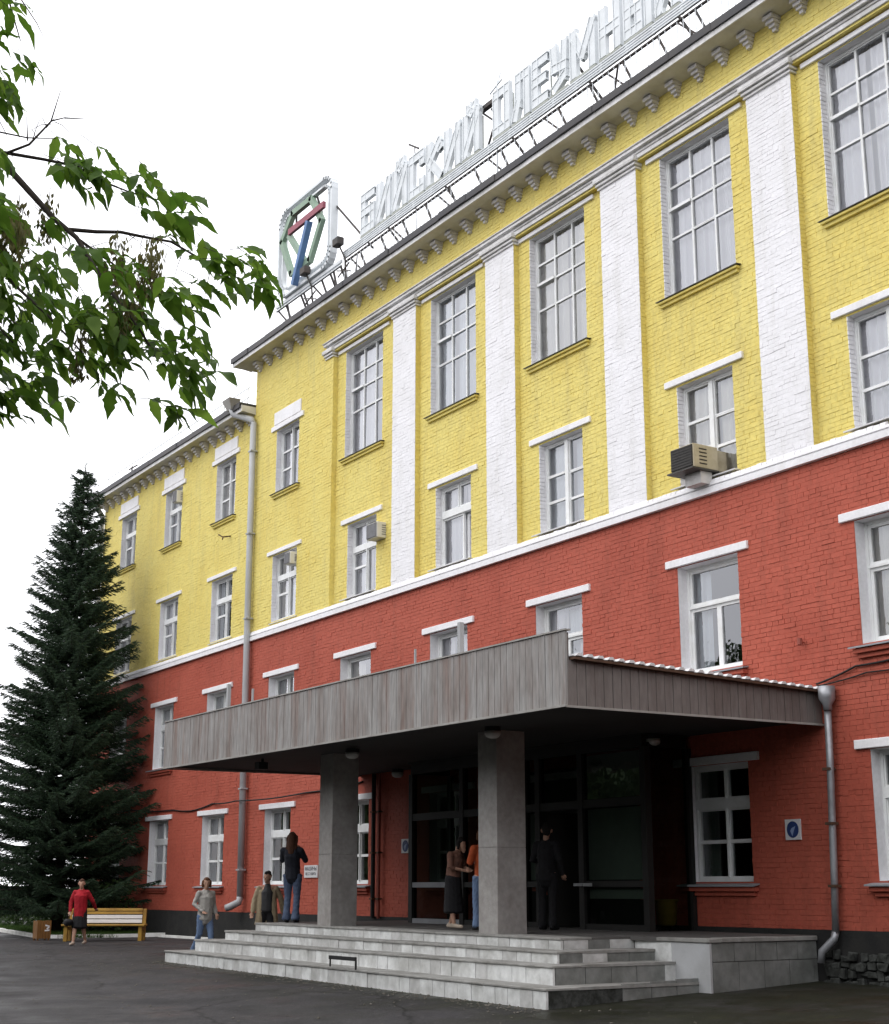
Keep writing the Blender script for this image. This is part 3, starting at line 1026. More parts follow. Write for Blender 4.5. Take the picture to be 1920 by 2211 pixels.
        curtain_mesh(x1 - w * random.uniform(.18, .3), x1 + .05, z0 - .1, z1 + .1, yc).build('curtain', M['curtain2'], wo_)
    if curtain == 'sides' and k in (2, 3):
        mb = MB()
        mb.box(ix0 + .03, ix0 + iw * .52, yg + .05, yg + .06, iz0 + ih * .34, iz0 + ih * .66)
        mb.build('blind', M['blind'], wo_)
    return wo_


def grid_layout(us, vs_, b=.026):
    return ([(us[i], us[i + 1], vs_[j], vs_[j + 1]) for i in range(len(us) - 1) for j in range(len(vs_) - 1)], [], b)


BIG = grid_layout(*GRID34, b=.021)
BIG = (BIG[0], [(0, .333, .627, .648)], .021)
TWO3 = ([(0, .46, 0, .33), (0, .46, .33, .64), (0, .46, .64, 1), (.54, 1, 0, .30), (.54, 1, .30, .62), (.54, 1, .62, 1)],
        [(.46, .54, 0, 1)], .026)
FORT = ([(0, .49, .70, 1), (.51, 1, .70, 1), (0, .49, 0, .40), (0, .49, .40, .62), (.51, 1, 0, .62)],
        [(0, 1, .62, .70), (.49, .51, 0, .62), (.49, .51, .70, 1)], .03)
TOPL = ([(0, .49, .72, 1), (.51, 1, .72, 1), (0, .49, 0, .33), (0, .49, .33, .63), (.51, 1, 0, .33), (.51, 1, .33, .63)],
        [(0, 1, .63, .72), (.49, .51, 0, .63), (.49, .51, .72, 1)], .03)
PVC = ([(0, 1, .64, 1), (0, .5, 0, .62), (.5, 1, 0, .62)], [(0, 1, .62, .64)], .055)
CASE = ([(0, .49, .70, 1), (.51, 1, .70, 1), (0, .62, 0, .62)], [(0, 1, .62, .70), (.49, .51, .70, 1)], .045)
TALL2 = ([(0, .5, .66, 1), (0, .5, .36, .66), (0, .5, 0, .36), (.5, 1, .66, 1), (.5, 1, 0, .66)], [(.485, .515, 0, 1)], .026)

for k in range(4, 9):
    window(k, 4, REC, BIG, curtain='full', sill='ledge', lintel=(2.6, 14.87, 14.965), skip=((9,) if k == 8 else ()))
for k in range(4):
    window(k, 4, WALL, FORT if k in (0, 1) else TALL2, curtain='half', sill='ledge', lintel=(1.92, 13.70, 13.84), panel=True)
for k in range(4, 9):
    lay = {4: FORT, 5: CASE, 6: TWO3, 7: TWO3, 8: TWO3}[k]
    window(k, 3, REC, lay, curtain='full' if k in (5, 6) else 'half', sill='belt', lintel=(2.02, 10.235, 10.36))
for k in range(4):
    window(k, 3, WALL, FORT, curtain='half', sill='belt', lintel=(2.0, 10.17, 10.28))
for k in range(9):
    lay = PVC if k >= 4 else (TOPL if k != 0 else FORT)
    window(k, 2, WALL, lay, depth=.26, curtain='half' if k >= 4 else 'sides', sill='zinc', lintel=(2.04, 6.865, 7.0))
for k in ROWS1:
    window(k, 1, WALL, TOPL, depth=.24, curtain='sides', sill='zinc', lintel=(2.03, 3.41, 3.545))

# ------------------------------------------------------------------ entrance steps
stp = empty('entrance_steps', (-22.5, 14, 0), 'wide tiled entrance steps and platform under the canopy', 'steps')
XR = [-16.56, -17.04, -17.49, -17.96]
XL = [-29.80, -29.37, -28.82, -28.27]
YF = [12.13, 12.60, 13.02, 13.44]
ZR = [.125, .385, .548, .715]
ZL = [.19, .41, .59, .75]
YB = 14.81


def zst(k, x):
    t = (x - XR[k]) / (XL[k] - XR[k])
    return ZR[k] + (ZL[k] - ZR[k]) * t


def zlow(k, x):
    return -.4 if k == 0 else zst(k - 1, x) - .02


tile_meshes = 0
for k in range(4):
    xr, xl, yf = XR[k], XL[k], YF[k]
    back = YB if k < 3 else WALL - .06
    # core
    mb = MB()
    i_ = .03
    mb.hexa([(xl + i_, yf + i_, zlow(k, xl)), (xr - i_, yf + i_, zlow(k, xr)), (xr - i_, back, zlow(k, xr)), (xl + i_, back, zlow(k, xl)),
             (xl + i_, yf + i_, zst(k, xl) - .03), (xr - i_, yf + i_, zst(k, xr) - .03), (xr - i_, back, zst(k, xr) - .03), (xl + i_, back, zst(k, xl) - .03)])
    mb.build('step_core', M['grout'], stp)
    # riser tiles on the front
    x = xr
    while x > xl + .05:
        w = random.choice((.30, .30, .34, .36))
        xa = max(x - w, xl)
        if xa - xl < .12: xa = xl
        d = random.uniform(-.006, .006)
        za, zb = zlow(k, xa), zlow(k, x)
        mb = MB()
        g_ = .005
        mb.hexa([(xa + g_, yf + d, za), (x - g_, yf + d, zb), (x - g_, yf + .035, zb), (xa + g_, yf + .035, za),
                 (xa + g_, yf + d, zst(k, xa) - .034), (x - g_, yf + d, zst(k, x) - .034), (x - g_, yf + .035, zst(k, x) - .034), (xa + g_, yf + .035, zst(k, xa) - .034)])
        mb.build('tile', M['tile'] if random.random() < .72 else M['tile2'], stp)
        x = xa
    # riser tiles on the right flank
    y = yf + .04
    first = True
    while y < YB - .03:
        w = random.choice((.40, .46, .52))
        if k == 0 and first:
            w = 1.25
        yb_ = min(y + w, YB)
        if YB - yb_ < .15: yb_ = YB
        d = random.uniform(-.005, .005)
        mb = MB()
        mb.box(xr - .035, xr + d, y + .005, yb_ - .005, zlow(k, xr), zst(k, xr) - .036 + (.04 * (y - yf) if k == 0 else 0))
        mb.build('tile', M['stone'] if (k == 0 and first) else M['darktile'] if random.random() < .5 else M['tile2'], stp)
        first = False
        y = yb_
    # left flank
    mb = MB()
    mb.box(xl, xl + .03, yf + .04, YB, zlow(k, xl), zst(k, xl) - .036)
    mb.build('flank', M['tile2'], stp)
    # treads
    n = 9
    for i in range(n):
        xa, xb = xl - .012 + (xr - xl + .024) * i / n, xl - .012 + (xr - xl + .024) * (i + 1) / n
        yb2 = (YF[k + 1] + .06) if k < 3 else 14.0
        ybk = yb2 if (k == 3 or i < n - 1) else YB
        d = random.uniform(-.004, .004)
        mb = MB()
        mb.hexa([(xa + .003, yf - .018, zst(k, xa) - .034), (xb - .003, yf - .018, zst(k, xb) - .034), (xb - .003, ybk, zst(k, xb) - .034), (xa + .003, ybk, zst(k, xa) - .034),
                 (xa + .003, yf - .018, zst(k, xa) + d), (xb - .003, yf - .018, zst(k, xb) + d), (xb - .003, ybk, zst(k, xb) + d), (xa + .003, ybk, zst(k, xa) + d)])
        mb.build('tread', M['tread'], stp, bevel=.006)
    if k < 3:   # tread returns along the left flank
        mb = MB()
        mb.box(xl - .01, XL[k + 1] + .02, YF[k + 1] + .07, YB, zst(k, xl) - .034, zst(k, xl) - .001)
        mb.build('tread', M['tread'], stp)
        mb = MB()
        mb.box(XR[k + 1] - .02, xr + .012, YF[k + 1] + .07, YB, zst(k, xr) - .034, zst(k, xr) + .003)
        mb.build('tread', M['tread'], stp)
# platform
mb = MB()
PR = -16.30
mb.hexa([(-28.27, 14.0, .70), (PR - .0, 14.86, .66), (PR, WALL - .055, .66), (-28.27, WALL - .055, .70),
         (-28.27, 14.0, .752), (PR, 14.86, .722), (PR, WALL - .055, .738), (-28.27, WALL - .055, .756)])
mb.hexa([(-28.27, 13.99, .68), (-17.97, 13.99, .66), (-17.97, 14.9, .66), (-28.27, 14.9, .68),
         (-28.27, 13.99, .748), (-17.97, 13.99, .712), (-17.97, 14.9, .714), (-28.27, 14.9, .75)])
mb.build('platform_floor', M['floor'], stp)
mb = MB()
mb.box(-17.98, PR - .04, YB + .03, WALL - .05, -.3, .66)
mb.build('platform_core', M['grout'], stp)
mb = MB()
mb.box(-17.95, -17.12, YB, YB + .035, -.3, .66)
mb.build('plaster_panel', M['tile'], stp)
mb = MB()
mb.box(-17.11, PR, YB - .004, YB + .035, -.3, .664)
mb.build('plaster_panel', M['plaster'], stp)
mb = MB()
mb.box(-17.98, PR + .02, YB - .03, YB + .2, .665, .724)
mb.box(PR - .2, PR + .022, YB + .2, WALL - .06, .668, .732)
mb.build('coping', M['tread'], stp, bevel=.008)
for j, (z0, z1) in enumerate(((-.3, .40), (.41, .664))):
    y = YB + .04
    while y < WALL - .1:
        yb_ = min(y + (.42 if j else .5), WALL - .07)
        mb = MB()
        mb.box(PR - .04, PR + random.uniform(-.006, .004), y + .006, yb_ - .004, z0, z1)
        mb.build('tile', M['darktile'], stp)
        y = yb_

# boot scraper on the second riser
sc = MB()
sc.box(-22.52, -21.62, 12.05, 12.08, .285, .345)
sc.bar((-21.63, 12.07, .30), (-21.63, 12.07, .15), .025)
sc.bar((-22.5, 12.07, .30), (-22.5, 12.07, .17), .02)
sc.bar((-22.55, 12.3, .30), (-22.55, 12.08, .31), .03)
o = sc.build('boot_scraper', M['black'])
props(o, 'black iron boot scraper standing on the lowest entrance step', 'boot scraper')

# grit, crumbs and fallen leaves on the asphalt and along the foot of the steps
r_ = np.random.default_rng(31)
n = 1500
ax, ay = r_.uniform(-42, -13, n), 17 - np.abs(r_.normal(0, 3.4, n)) - 4.2
edge = r_.random(n) < .5
ay[edge] = 12.1 - np.abs(r_.normal(0, .22, edge.sum()))
ax[edge] = r_.uniform(-30, -16.4, edge.sum())
az = np.array([ground_z(x, y) for x, y in zip(ax, ay)]) + .006
sz = r_.uniform(.008, .028, n)
an = r_.uniform(0, 6.28, n)
V = np.zeros((n, 5, 3))
for q in range(4):
    rr_ = sz * r_.uniform(.6, 1.3, n)
    V[:, q, 0], V[:, q, 1], V[:, q, 2] = ax + rr_ * np.cos(an + q * 1.57), ay + rr_ * np.sin(an + q * 1.57), az
V[:, 4] = np.stack([ax, ay, az + sz * r_.uniform(.2, .8, n)], 1)
F = (np.array([(0, 1, 4), (1, 2, 4), (2, 3, 4), (3, 0, 4)])[None] + (np.arange(n) * 5)[:, None, None]).reshape(-1, 3)
props(link('grit', np_mesh('grit', V.reshape(-1, 3), F, M['gravel'])), kind='stuff')

# ------------------------------------------------------------------ canopy
can = empty('entrance_canopy', (-23, 14.5, 0), 'flat entrance canopy clad in grey weathered boards on two square columns', 'canopy')
CX0, CX1, CYF = -30.30, -15.95, 12.10


def zb_f(x):   # lower and upper edge of the front board, slightly out of level
    t = (x - CX0) / (CX1 - CX0)
    return 3.92 - .11 * t


def zt_f(x):
    t = (x - CX0) / (CX1 - CX0)
    return 4.90 - .06 * t


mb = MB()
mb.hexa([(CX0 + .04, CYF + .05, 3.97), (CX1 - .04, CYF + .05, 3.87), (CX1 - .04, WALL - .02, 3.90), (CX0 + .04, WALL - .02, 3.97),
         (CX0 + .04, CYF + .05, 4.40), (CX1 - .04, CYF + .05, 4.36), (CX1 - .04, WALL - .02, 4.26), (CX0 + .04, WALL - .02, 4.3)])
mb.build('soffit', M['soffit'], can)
mb = MB()
mb.hexa([(CX0 + .02, CYF + .03, zb_f(CX0) + .03), (CX1 - .02, CYF + .03, zb_f(CX1) + .03), (CX1 - .02, CYF + .07, zb_f(CX1) + .03), (CX0 + .02, CYF + .07, zb_f(CX0) + .03),
         (CX0 + .02, CYF + .03, zt_f(CX0) - .02), (CX1 - .02, CYF + .03, zt_f(CX1) - .02), (CX1 - .02, CYF + .07, zt_f(CX1) - .02), (CX0 + .02, CYF + .07, zt_f(CX0) - .02)])
mb.build('fascia_backing', M['slatbrown'], can)
n = 92
for i in range(n):
    a, b = CX0 + (CX1 - CX0) * i / n, CX0 + (CX1 - CX0) * (i + 1) / n
    d = random.uniform(-.003, .003)
    w = (b - a) * .99
    e1, e2 = random.uniform(-.008, .008), random.uniform(-.012, .012)
    mb = MB()
    mid = a + w * .5
    zl, zh = zb_f(mid) + e1, zt_f(mid) + e2
    poly = [(a, CYF + .03, zl), (a + w * .03, CYF + d, zl), (a + w * .97, CYF + d, zl), (a + w, CYF + .03, zl)]
    mb.prism(poly, (0, 0, 0), (0, 0, zh - zl))
    mb.build('slat', M['slat'], can)
n = 31
for i in range(n):
    a, b = CYF + .03 + (WALL - .02 - CYF - .03) * i / n, CYF + .03 + (WALL - .02 - CYF - .03) * (i + 1) / n
    t = (i + .5) / n
    w = (b - a) * .99
    zl, zh = 3.81 + .03 * t + random.uniform(-.006, .006), 4.44 - .13 * t
    d = random.uniform(-.003, .003)
    mb = MB()
    poly = [(CX1 - .03, a, zl), (CX1 + d, a + w * .03, zl), (CX1 + d, a + w * .97, zl), (CX1 - .03, a + w, zl)]
    mb.prism(poly, (0, 0, 0), (0, 0, zh - zl))
    mb.build('slat', M['slatbrown'], can)
mb = MB()
mb.bar((CX0 - .01, CYF - .012, zb_f(CX0) + .0), (CX1 + .012, CYF - .012, zb_f(CX1) + .0), .035, .03)
mb.bar((CX1 + .012, CYF - .012, 3.80), (CX1 + .012, WALL - .02, 3.83), .035, .03)
mb.bar((CX0 - .01, CYF + .03, zt_f(CX0) + .012), (CX1 + .02, CYF + .03, zt_f(CX1) + .012), .10, .022)
mb.bar((CX0 - .01, CYF, 3.92), (CX0 - .01, WALL - .02, 3.95), .03, .03)
mb.build('edge_trim', M['edge'], can)
mb = MB()
mb.box(CX0, CX0 + .03, CYF + .03, WALL - .02, 3.94, 4.88)
mb.build('side_board', M['slatbrown'], can)
# gutter lip and roof sheeting on the right-hand side
mb = MB()
mb.hexa([(CX1 - .02, CYF + .08, 4.44), (CX1 + .10, CYF + .08, 4.44), (CX1 + .10, WALL - .02, 4.31), (CX1 - .02, WALL - .02, 4.31),
         (CX1 - .02, CYF + .08, 4.475), (CX1 + .10, CYF + .08, 4.475), (CX1 + .10, WALL - .02, 4.345), (CX1 - .02, WALL - .02, 4.345)])
mb.build('gutter_lip', M['rust'], can)
mb = MB()
mb.hexa([(CX0 + .05, CYF + .08, 4.42), (CX1 + .06, CYF + .08, 4.478), (CX1 + .06, WALL - .02, 4.348), (CX0 + .05, WALL - .02, 4.33),
         (CX0 + .05, CYF + .08, 4.47), (CX1 + .06, CYF + .08, 4.492), (CX1 + .06, WALL - .02, 4.362), (CX0 + .05, WALL - .02, 4.37)])
mb.build('roof_sheet', M['roof'], can)
n = 26
for i in range(n):
    y = CYF + .12 + (WALL - .2 - CYF - .12) * i / (n - 1)
    t = i / (n - 1)
    z = 4.493 - .13 * t
    mb = MB()
    mb.prism([(CX1 + .085, y, z), (CX1 + .085, y + .035, z + .04), (CX1 + .085, y + .095, z + .04), (CX1 + .085, y + .13, z)], (0, 0, 0), (-3.0, 0, 0))
    mb.build('roof_rib', M['plate'], can)
# columns
for (xa, xb, ya, yb_) in ((-20.36, -19.82, 13.60, 14.16), (-25.90, -25.37, 13.60, 14.16)):
    mb = MB()
    mb.box(xa, xb, ya, yb_, .66, 2.05)
    mb.box(xa + .004, xb - .004, ya + .004, yb_ - .004, 2.05, 2.058)
    mb.box(xa, xb, ya, yb_, 2.058, 3.95)
    mb.build('column', M['concrete'], can, bevel=.012)
GL = 'unlit ceiling lamps under the entrance canopy'
for (x, y, lab) in ((-19.41, 13.25, 'pale round ceiling lamp under the canopy, left of the front right column'), (-23.9, 13.2, 'pale round ceiling lamp under the canopy, between its two columns'),
                    (-27.5, 16.3, 'pale round ceiling lamp under the canopy, deep at the left near the notice plate'), (-19.0, 16.2, 'pale round ceiling lamp under the canopy, deep at the right above the shaded window')):
    z = 3.88
    t = empty('ceiling_lamp', (x, y, z), lab, 'lamp', GL)
    mb = MB()
    mb.lathe((x, y, z - .05), [(.13, 0), (.13, .07)], 14)
    mb.build('lamp_base', M['black'], t)
    mb = MB()
    mb.lathe((x, y, z - .16), [(.05, 0), (.10, .02), (.125, .06), (.13, .11)], 14)
    mb.build('lamp_shade', M['lamp'], t, smooth=True)
t = empty('floodlight', (-27.27, 13.0, 3.94), 'small black square floodlight hanging under the left end of the canopy', 'lamp')
mb = MB()
mb.box(-27.37, -27.17, 12.88, 13.08, 3.74, 3.88)
mb.build('housing', M['black'], t)
mb = MB()
mb.bar((-27.27, 13.0, 3.88), (-27.27, 13.0, 3.95), .04)
mb.build('hanger', M['black'], t)

GP = 'short steel stubs standing on the canopy parapet'
for (x, zt, w, lab) in ((-18.76, 5.38, .075, 'thickest short grey steel stub on the canopy parapet, in front of a red wall window'),
                        (-20.06, 5.14, .028, 'thin pale stub on the canopy parapet, second from the right'),
                        (-26.13, 5.18, .035, 'thin pale stub on the canopy parapet, beside the long grey drainpipe'),
                        (-27.30, 5.40, .07, 'grey steel stub near the left end of the canopy parapet')):
    mb = MB()
    mb.box(x - w / 2, x + w / 2, CYF + .09, CYF + .09 + w, 4.4, zt)
    o = mb.build('flagpole_stub', M['metalgrey'])
    props(o, lab, 'post', GP)

# ------------------------------------------------------------------ glazed entrance lobby
VX0, VX1, VY = -26.40, -19.02, 16.0
lob = empty('entrance_lobby', (-22.7, 16.5, .74), 'dark glazed entrance lobby with an open doorway behind the canopy columns', 'entrance')
FT = 3.70
mul = [-26.40, -24.50, -22.42, -21.98, -20.72, -19.02]
mb = MB()
for x in mul:
    mb.box(x - .07, x + .07, VY - .04, VY + .08, .70, FT)
mb.box(VX0, VX1, VY - .035, VY + .075, FT, FT + .2)
mb.box(VX0 - .07, VX0 + .07, WALL - .1, WALL - .02, .7, FT)
mb.box(VX1 - .07, VX1 + .07, WALL - .1, WALL - .02, .7, FT)
mb.box(VX0 - .05, VX0 + .05, VY + .08, WALL - .1, FT, FT + .2)
mb.box(VX1 - .05, VX1 + .05, VY + .08, WALL - .1, FT, FT + .2)
mb.build('frame', M['doorframe'], lob)
for i in range(5):
    a, b = mul[i] + .07, mul[i + 1] - .07
    mb = MB()
    mb.box(a, b, VY - .03, VY + .06, 2.76, 2.90)
    mb.build('rail', M['doorframe'], lob)
    mb = MB()
    mb.quad((a, VY + .02, 2.9), (b, VY + .02, 2.9), (b, VY + .02, FT), (a, VY + .02, FT))
    mb.build('pane', M['doorglass'], lob)
    if i != 3:
        mb = MB()
        for zr in ((1.44, 1.54), (.72, .84)):
            mb = MB()
            mb.box(a, b, VY - .028, VY + .058, *zr)
            mb.build('rail', M['doorframe'] if i else M['sill'], lob)
        mb = MB()
        mb.quad((a, VY + .02, 1.54), (b, VY + .02, 1.54), (b, VY + .02, 2.76), (a, VY + .02, 2.76))
        mb.build('pane', M['doorglass'], lob)
        mb = MB()
        mb.quad((a, VY + .022, .84), (b, VY + .022, .84), (b, VY + .022, 1.44), (a, VY + .022, 1.44))
        mb.build('pane', M['doorglass'], lob)
mb = MB()
a, b = mul[4] + .08, mul[5] - .08  # pale green panels set just behind the glass of this bay
mb.box(a, b, VY + .07, VY + .085, 1.56, 2.74)
mb.box(a, b, VY + .072, VY + .087, 1.25, 1.42)
mb.box(a, b, VY + .074, VY + .089, 2.92, 3.66)
mb.build('pale_panel', M['panelgreen'], lob)
mb = MB()
mb.box(a + .0, b, VY + .073, VY + .09, .84, 1.24)
mb.build('kick_board', M['doorwood'], lob)
mb = MB()
a, b = mul[2] + .06, mul[3] - .05
mb.box(a, b, VY + .07, VY + .085, 1.56, 2.74)
mb.build('pale_panel', M['panelgreen'], lob)
# open door leaf swung inwards
dl = MB()
dl.hexa([(-21.90, VY + .10, .76), (-21.86, VY + .10, .76), (-21.66, VY + .95, .76), (-21.70, VY + .95, .76),
         (-21.90, VY + .10, 2.74), (-21.86, VY + .10, 2.74), (-21.66, VY + .95, 2.74), (-21.70, VY + .95, 2.74)])
leaf_ = dl.build('door', M['doorwood'], lob)
for xx in (-21.62, -20.86, -20.60):
    hb = MB()
    hb.bar((xx, VY - .09, 1.48), (xx + .22, VY - .09, 1.48), .035, .05)
    hb.bar((xx, VY - .09, 1.48), (xx, VY - .03, 1.48), .03)
    hb.build('handle', M['metalgrey'], lob)
mb = MB()
mb.box(VX0 - .08, VX1 + .08, VY - .05, WALL - .03, FT + .2, FT + .3)
mb.build('lobby_roof', M['doorframe'], lob)
for x in (VX0, VX1):
    mb = MB()
    mb.quad((x, VY + .08, .75), (x, WALL - .1, .75), (x, WALL - .1, FT), (x, VY + .08, FT))
    mb.build('side_pane', M['doorglass'], lob)
mb = MB()
mb.box(-23.6, -20.4, WALL - .03, WALL - .015, .76, 3.6)
mb.build('inner_door', M['doorwood'], lob)

# yellow bin beside the lobby
t = empty('litter_bin', (-19.35, 16.55, .74), 'dark yellow litter bin in the shade beside the lobby door', 'bin')
mb = MB()
mb.lathe((-19.3, 16.62, .82), [(.13, 0), (.16, .03), (.185, .38), (.19, .40)], 14)
mb.build('bin_body', M['binyellow'], t, smooth=True)
mb = MB()
mb.lathe((-19.3, 16.62, 1.21), [(.205, 0), (.205, .03), (.15, .035)], 14)
mb.build('rim', M['binyellow'], t)
mb = MB()
for a in (0, 2.1, 4.2):
    mb.bar((-19.3 + .1 * math.cos(a), 16.62 + .1 * math.sin(a), .83), (-19.3 + .15 * math.cos(a), 16.62 + .15 * math.sin(a), .74), .025)
mb.build('leg', M['black'], t)

# ------------------------------------------------------------------ drainpipes, cables, plates
def clamp(par, x, y, z, r, mat='rust'):
    mb = MB()
    mb.box(x - r - .012, x + r + .012, y - r - .012, y + r + .012, z - .02, z + .02)
    mb.bar((x, y, z), (x, WALL, z), .02)
    mb.build('bracket', M[mat], par)


t = empty('drainpipe', (-36.6, 16.85, 1.0), 'long grey drainpipe running down the wall where the lower wing meets the taller block', 'drainpipe')
mb = MB()
mb.tube([(-36.62, 16.86, 14.25), (-36.60, 16.86, 10), (-36.55, 16.86, 6), (-36.47, 16.86, 1.16)], .088, 12)
mb.build('pipe', M['metalgrey'], t, smooth=True)
mb = MB()
mb.tube([(-37.35, 16.50, 14.80), (-37.30, 16.55, 14.62), (-36.70, 16.84, 14.36), (-36.62, 16.86, 14.2)], [.10, .09, .09, .09], 10)
mb.build('elbow', M['metalgrey'], t, smooth=True)
mb = MB()
mb.hexa([(-37.50, 16.42, 14.76), (-37.22, 16.42, 14.76), (-37.22, 16.62, 14.76), (-37.50, 16.62, 14.76),
         (-37.62, 16.30, 15.06), (-37.10, 16.30, 15.06), (-37.10, 16.66, 15.06), (-37.62, 16.66, 15.06)])
mb.build('hopper', M['edge'], t)
mb = MB()
mb.tube([(-36.47, 16.86, 1.2), (-36.47, 16.83, 1.08), (-36.66, 16.66, .96), (-36.74, 16.60, .93)], .092, 10)
mb.build('spout', M['metalgrey'], t, smooth=True)
for z in (1.9, 4.0, 6.2, 8.6, 11, 13.4):
    clamp(t, float(np.interp(z, [1.16, 14.25], [-36.47, -36.62])), 16.86, z, .088, 'metalgrey')

t = empty('drainpipe', (-15.75, 16.85, .4), 'thin dented downpipe with a bucket hopper at the right end of the canopy', 'drainpipe')
mb = MB()
mb.tube([(-15.72, 16.86, 4.12), (-15.74, 16.86, 3.2), (-15.80, 16.86, 1.6), (-15.84, 16.86, .78)], .055, 12)
mb.build('pipe', M['galv'], t, smooth=True)
mb = MB()
mb.lathe((-15.70, 16.84, 4.02), [(.065, 0), (.07, .08), (.125, .17), (.13, .36)], 14)
mb.build('hopper', M['galv'], t, smooth=True)
mb = MB()
mb.tube([(-15.84, 16.86, .80), (-15.86, 16.84, .70), (-16.02, 16.74, .52), (-16.04, 16.73, .36)], .056, 10)
mb.build('spout', M['galv'], t, smooth=True)
for z in (1.45, 2.35, 3.15):
    clamp(t, -15.77 - .03 * (3.2 - z) / 1.6, 16.86, z, .058)

for (x, m_, r, lab) in ((-29.56, 'black', .05, 'thin black pipe on the red wall under the left of the canopy'),
                        (-29.30, 'redpipe', .035, 'thin red painted pipe next to the black pipe under the canopy')):
    mb = MB()
    mb.tube([(x, 16.9, 3.95), (x, 16.9, .78)], r, 8)
    o = props(mb.build('wall_pipe', M[m_], smooth=False), lab, 'pipe')
    for z in (1.2, 2.2, 3.1):
        clamp(o, x, 16.9, z, r)
t = empty('drainpipe', (-49.0, 16.8, .2), 'pale drainpipe on the far left corner of the building behind the spruce', 'drainpipe')
mb = MB()
mb.tube([(-49.0, 16.86, 14.2), (-49.0, 16.86, .3)], .085, 10)
mb.build('pipe', M['metalgrey'], t, smooth=True)
mb = MB()
mb.tube([(-49.0, 16.86, 14.15), (-49.05, 16.7, 14.4), (-49.1, 16.6, 14.55)], .09, 10)
mb.build('elbow', M['metalgrey'], t, smooth=True)


def cable(pts, r, lab, mat='black'):
    out = []
    for i in range(len(pts) - 1):
        p, q = Vector(pts[i]), Vector(pts[i + 1])
        for s in range(6):
            u = s / 6
            v = p.lerp(q, u)
            v.z -= .05 * math.sin(math.pi * u) * min(1, (q - p).length / 4)
            out.append(v)
    out.append(Vector(pts[-1]))
    mb = MB()
    mb.tube(out, r, 6)
    props(mb.build('wall_cable', M[mat], smooth=True), lab, 'cable')


cable([(-49, 16.97, 3.82), (-45.0, 16.97, 3.82), (-41.5, 16.97, 3.66), (-40.2, 16.97, 3.58), (-38.7, 16.97, 3.72), (-36.6, 16.70, 3.68), (-33, 16.97, 3.72), (-30.2, 16.97, 3.82)], .02,
      'sagging black cable along the red wall above the ground floor windows')
cable([(-15.95, 16.9, 4.45), (-15.75, 16.95, 4.50), (-15.2, 16.96, 4.64), (-14.4, 16.96, 4.66), (-12, 16.96, 4.75), (-8.2, 16.96, 4.8)], .016,
      'upper thin black cable on the red wall right of the canopy')
cable([(-15.95, 16.9, 4.42), (-15.7, 16.95, 4.44), (-15.0, 16.96, 4.52), (-14.0, 16.96, 4.52), (-8.2, 16.96, 4.6)], .012,
      'lower thin black cable on the red wall right of the canopy')
mb = MB()
mb.bar((-16.24, 16.99, 5.14), (-16.24, 16.90, 5.14), .02)
mb.tube([(-16.24, 16.90, 5.10), (-16.24, 16.90, 5.20)], [.045, .035], 8)
props(mb.build('insulator', M['redpipe']), 'small red painted insulator bracket on the wall above the canopy corner', 'bracket')
mb = MB()
mb.bar((-38.22, 17.0, 11.28), (-38.22, 16.75, 11.22), .035)
mb.bar((-38.22, 16.76, 11.22), (-38.40, 16.70, 11.32), .03)
mb.bar((-38.22, 16.76, 11.22), (-38.12, 16.70, 11.12), .03)
props(mb.build('wall_hook', M['rust']), 'small rusty hook on the yellow wall below the upper windows', 'hook')


def text_mesh(s, size, mat, loc, rot=(rad(90), 0, 0), extrude=.002):
    cu = bpy.data.curves.new('text', 'FONT')
    cu.body = s
    cu.size = size
    cu.extrude = extrude
    cu.align_x = 'CENTER'
    cu.align_y = 'CENTER'
    tmp = bpy.data.objects.new('lettering', cu)
    col.objects.link(tmp)
    bpy.context.view_layer.update()
    me = bpy.data.meshes.new_from_object(tmp.evaluated_get(bpy.context.evaluated_depsgraph_get()))
    bpy.data.objects.remove(tmp)
    me.transform(Matrix.Translation(Vector(loc)) @ Matrix.Rotation(rot[0], 4, 'X'))
    me.materials.clear()
    me.materials.append(mat)
    return me


for (xa, xb, z0, z1, lab) in ((-28.44, -28.10, 2.17, 2.47, 'white plate with a blue oval emblem on the sunlit left wall under the canopy'),
                              (-16.85, -16.53, 2.14, 2.45, 'white plate with a blue oval emblem beside the thin downpipe')):
    lab = lab.replace('sunlit ', '')
    t = empty('emblem_plate', ((xa + xb) / 2, WALL, z0), lab, 'plate', 'white plates with blue emblems')
    mb = MB()
    mb.box(xa, xb, WALL - .03, WALL - .008, z0, z1)
    mb.build('plate', M['plate'], t)
    cx, cz = (xa + xb) / 2, (z0 + z1) / 2
    mb = MB()
    mb.prism([(cx + .125 * math.cos(2 * math.pi * i / 20), 0, cz + .125 * math.sin(2 * math.pi * i / 20)) for i in range(20)], (0, WALL - .034, 0), (0, WALL - .0305, 0))
    mb.build('emblem', M['plateblue'], t)
    mb = MB()
    mb.prism([(cx - .05, 0, cz - .02), (cx - .01, 0, cz - .10), (cx + .02, 0, cz - .03), (cx + .06, 0, cz + .05), (cx - .02, 0, cz + .02)], (0, WALL - .037, 0), (0, WALL - .0345, 0))
    mb.build('emblem_figure', M['platelight'], t)
t = empty('notice_plate', (-32.7, WALL, 1.68), 'white notice with two lines of dark letters on the red wall', 'notice')
mb = MB()
mb.box(-33.06, -32.36, WALL - .03, WALL - .008, 1.68, 1.97)
mb.build('plate', M['plate'], t)
link('lettering', text_mesh('МАШИНЫ', .125, M['ink'], (-32.71, WALL - .032, 1.885)), t)
link('lettering', text_mesh('НЕ СТАВИТЬ', .088, M['ink'], (-32.71, WALL - .032, 1.765)), t)

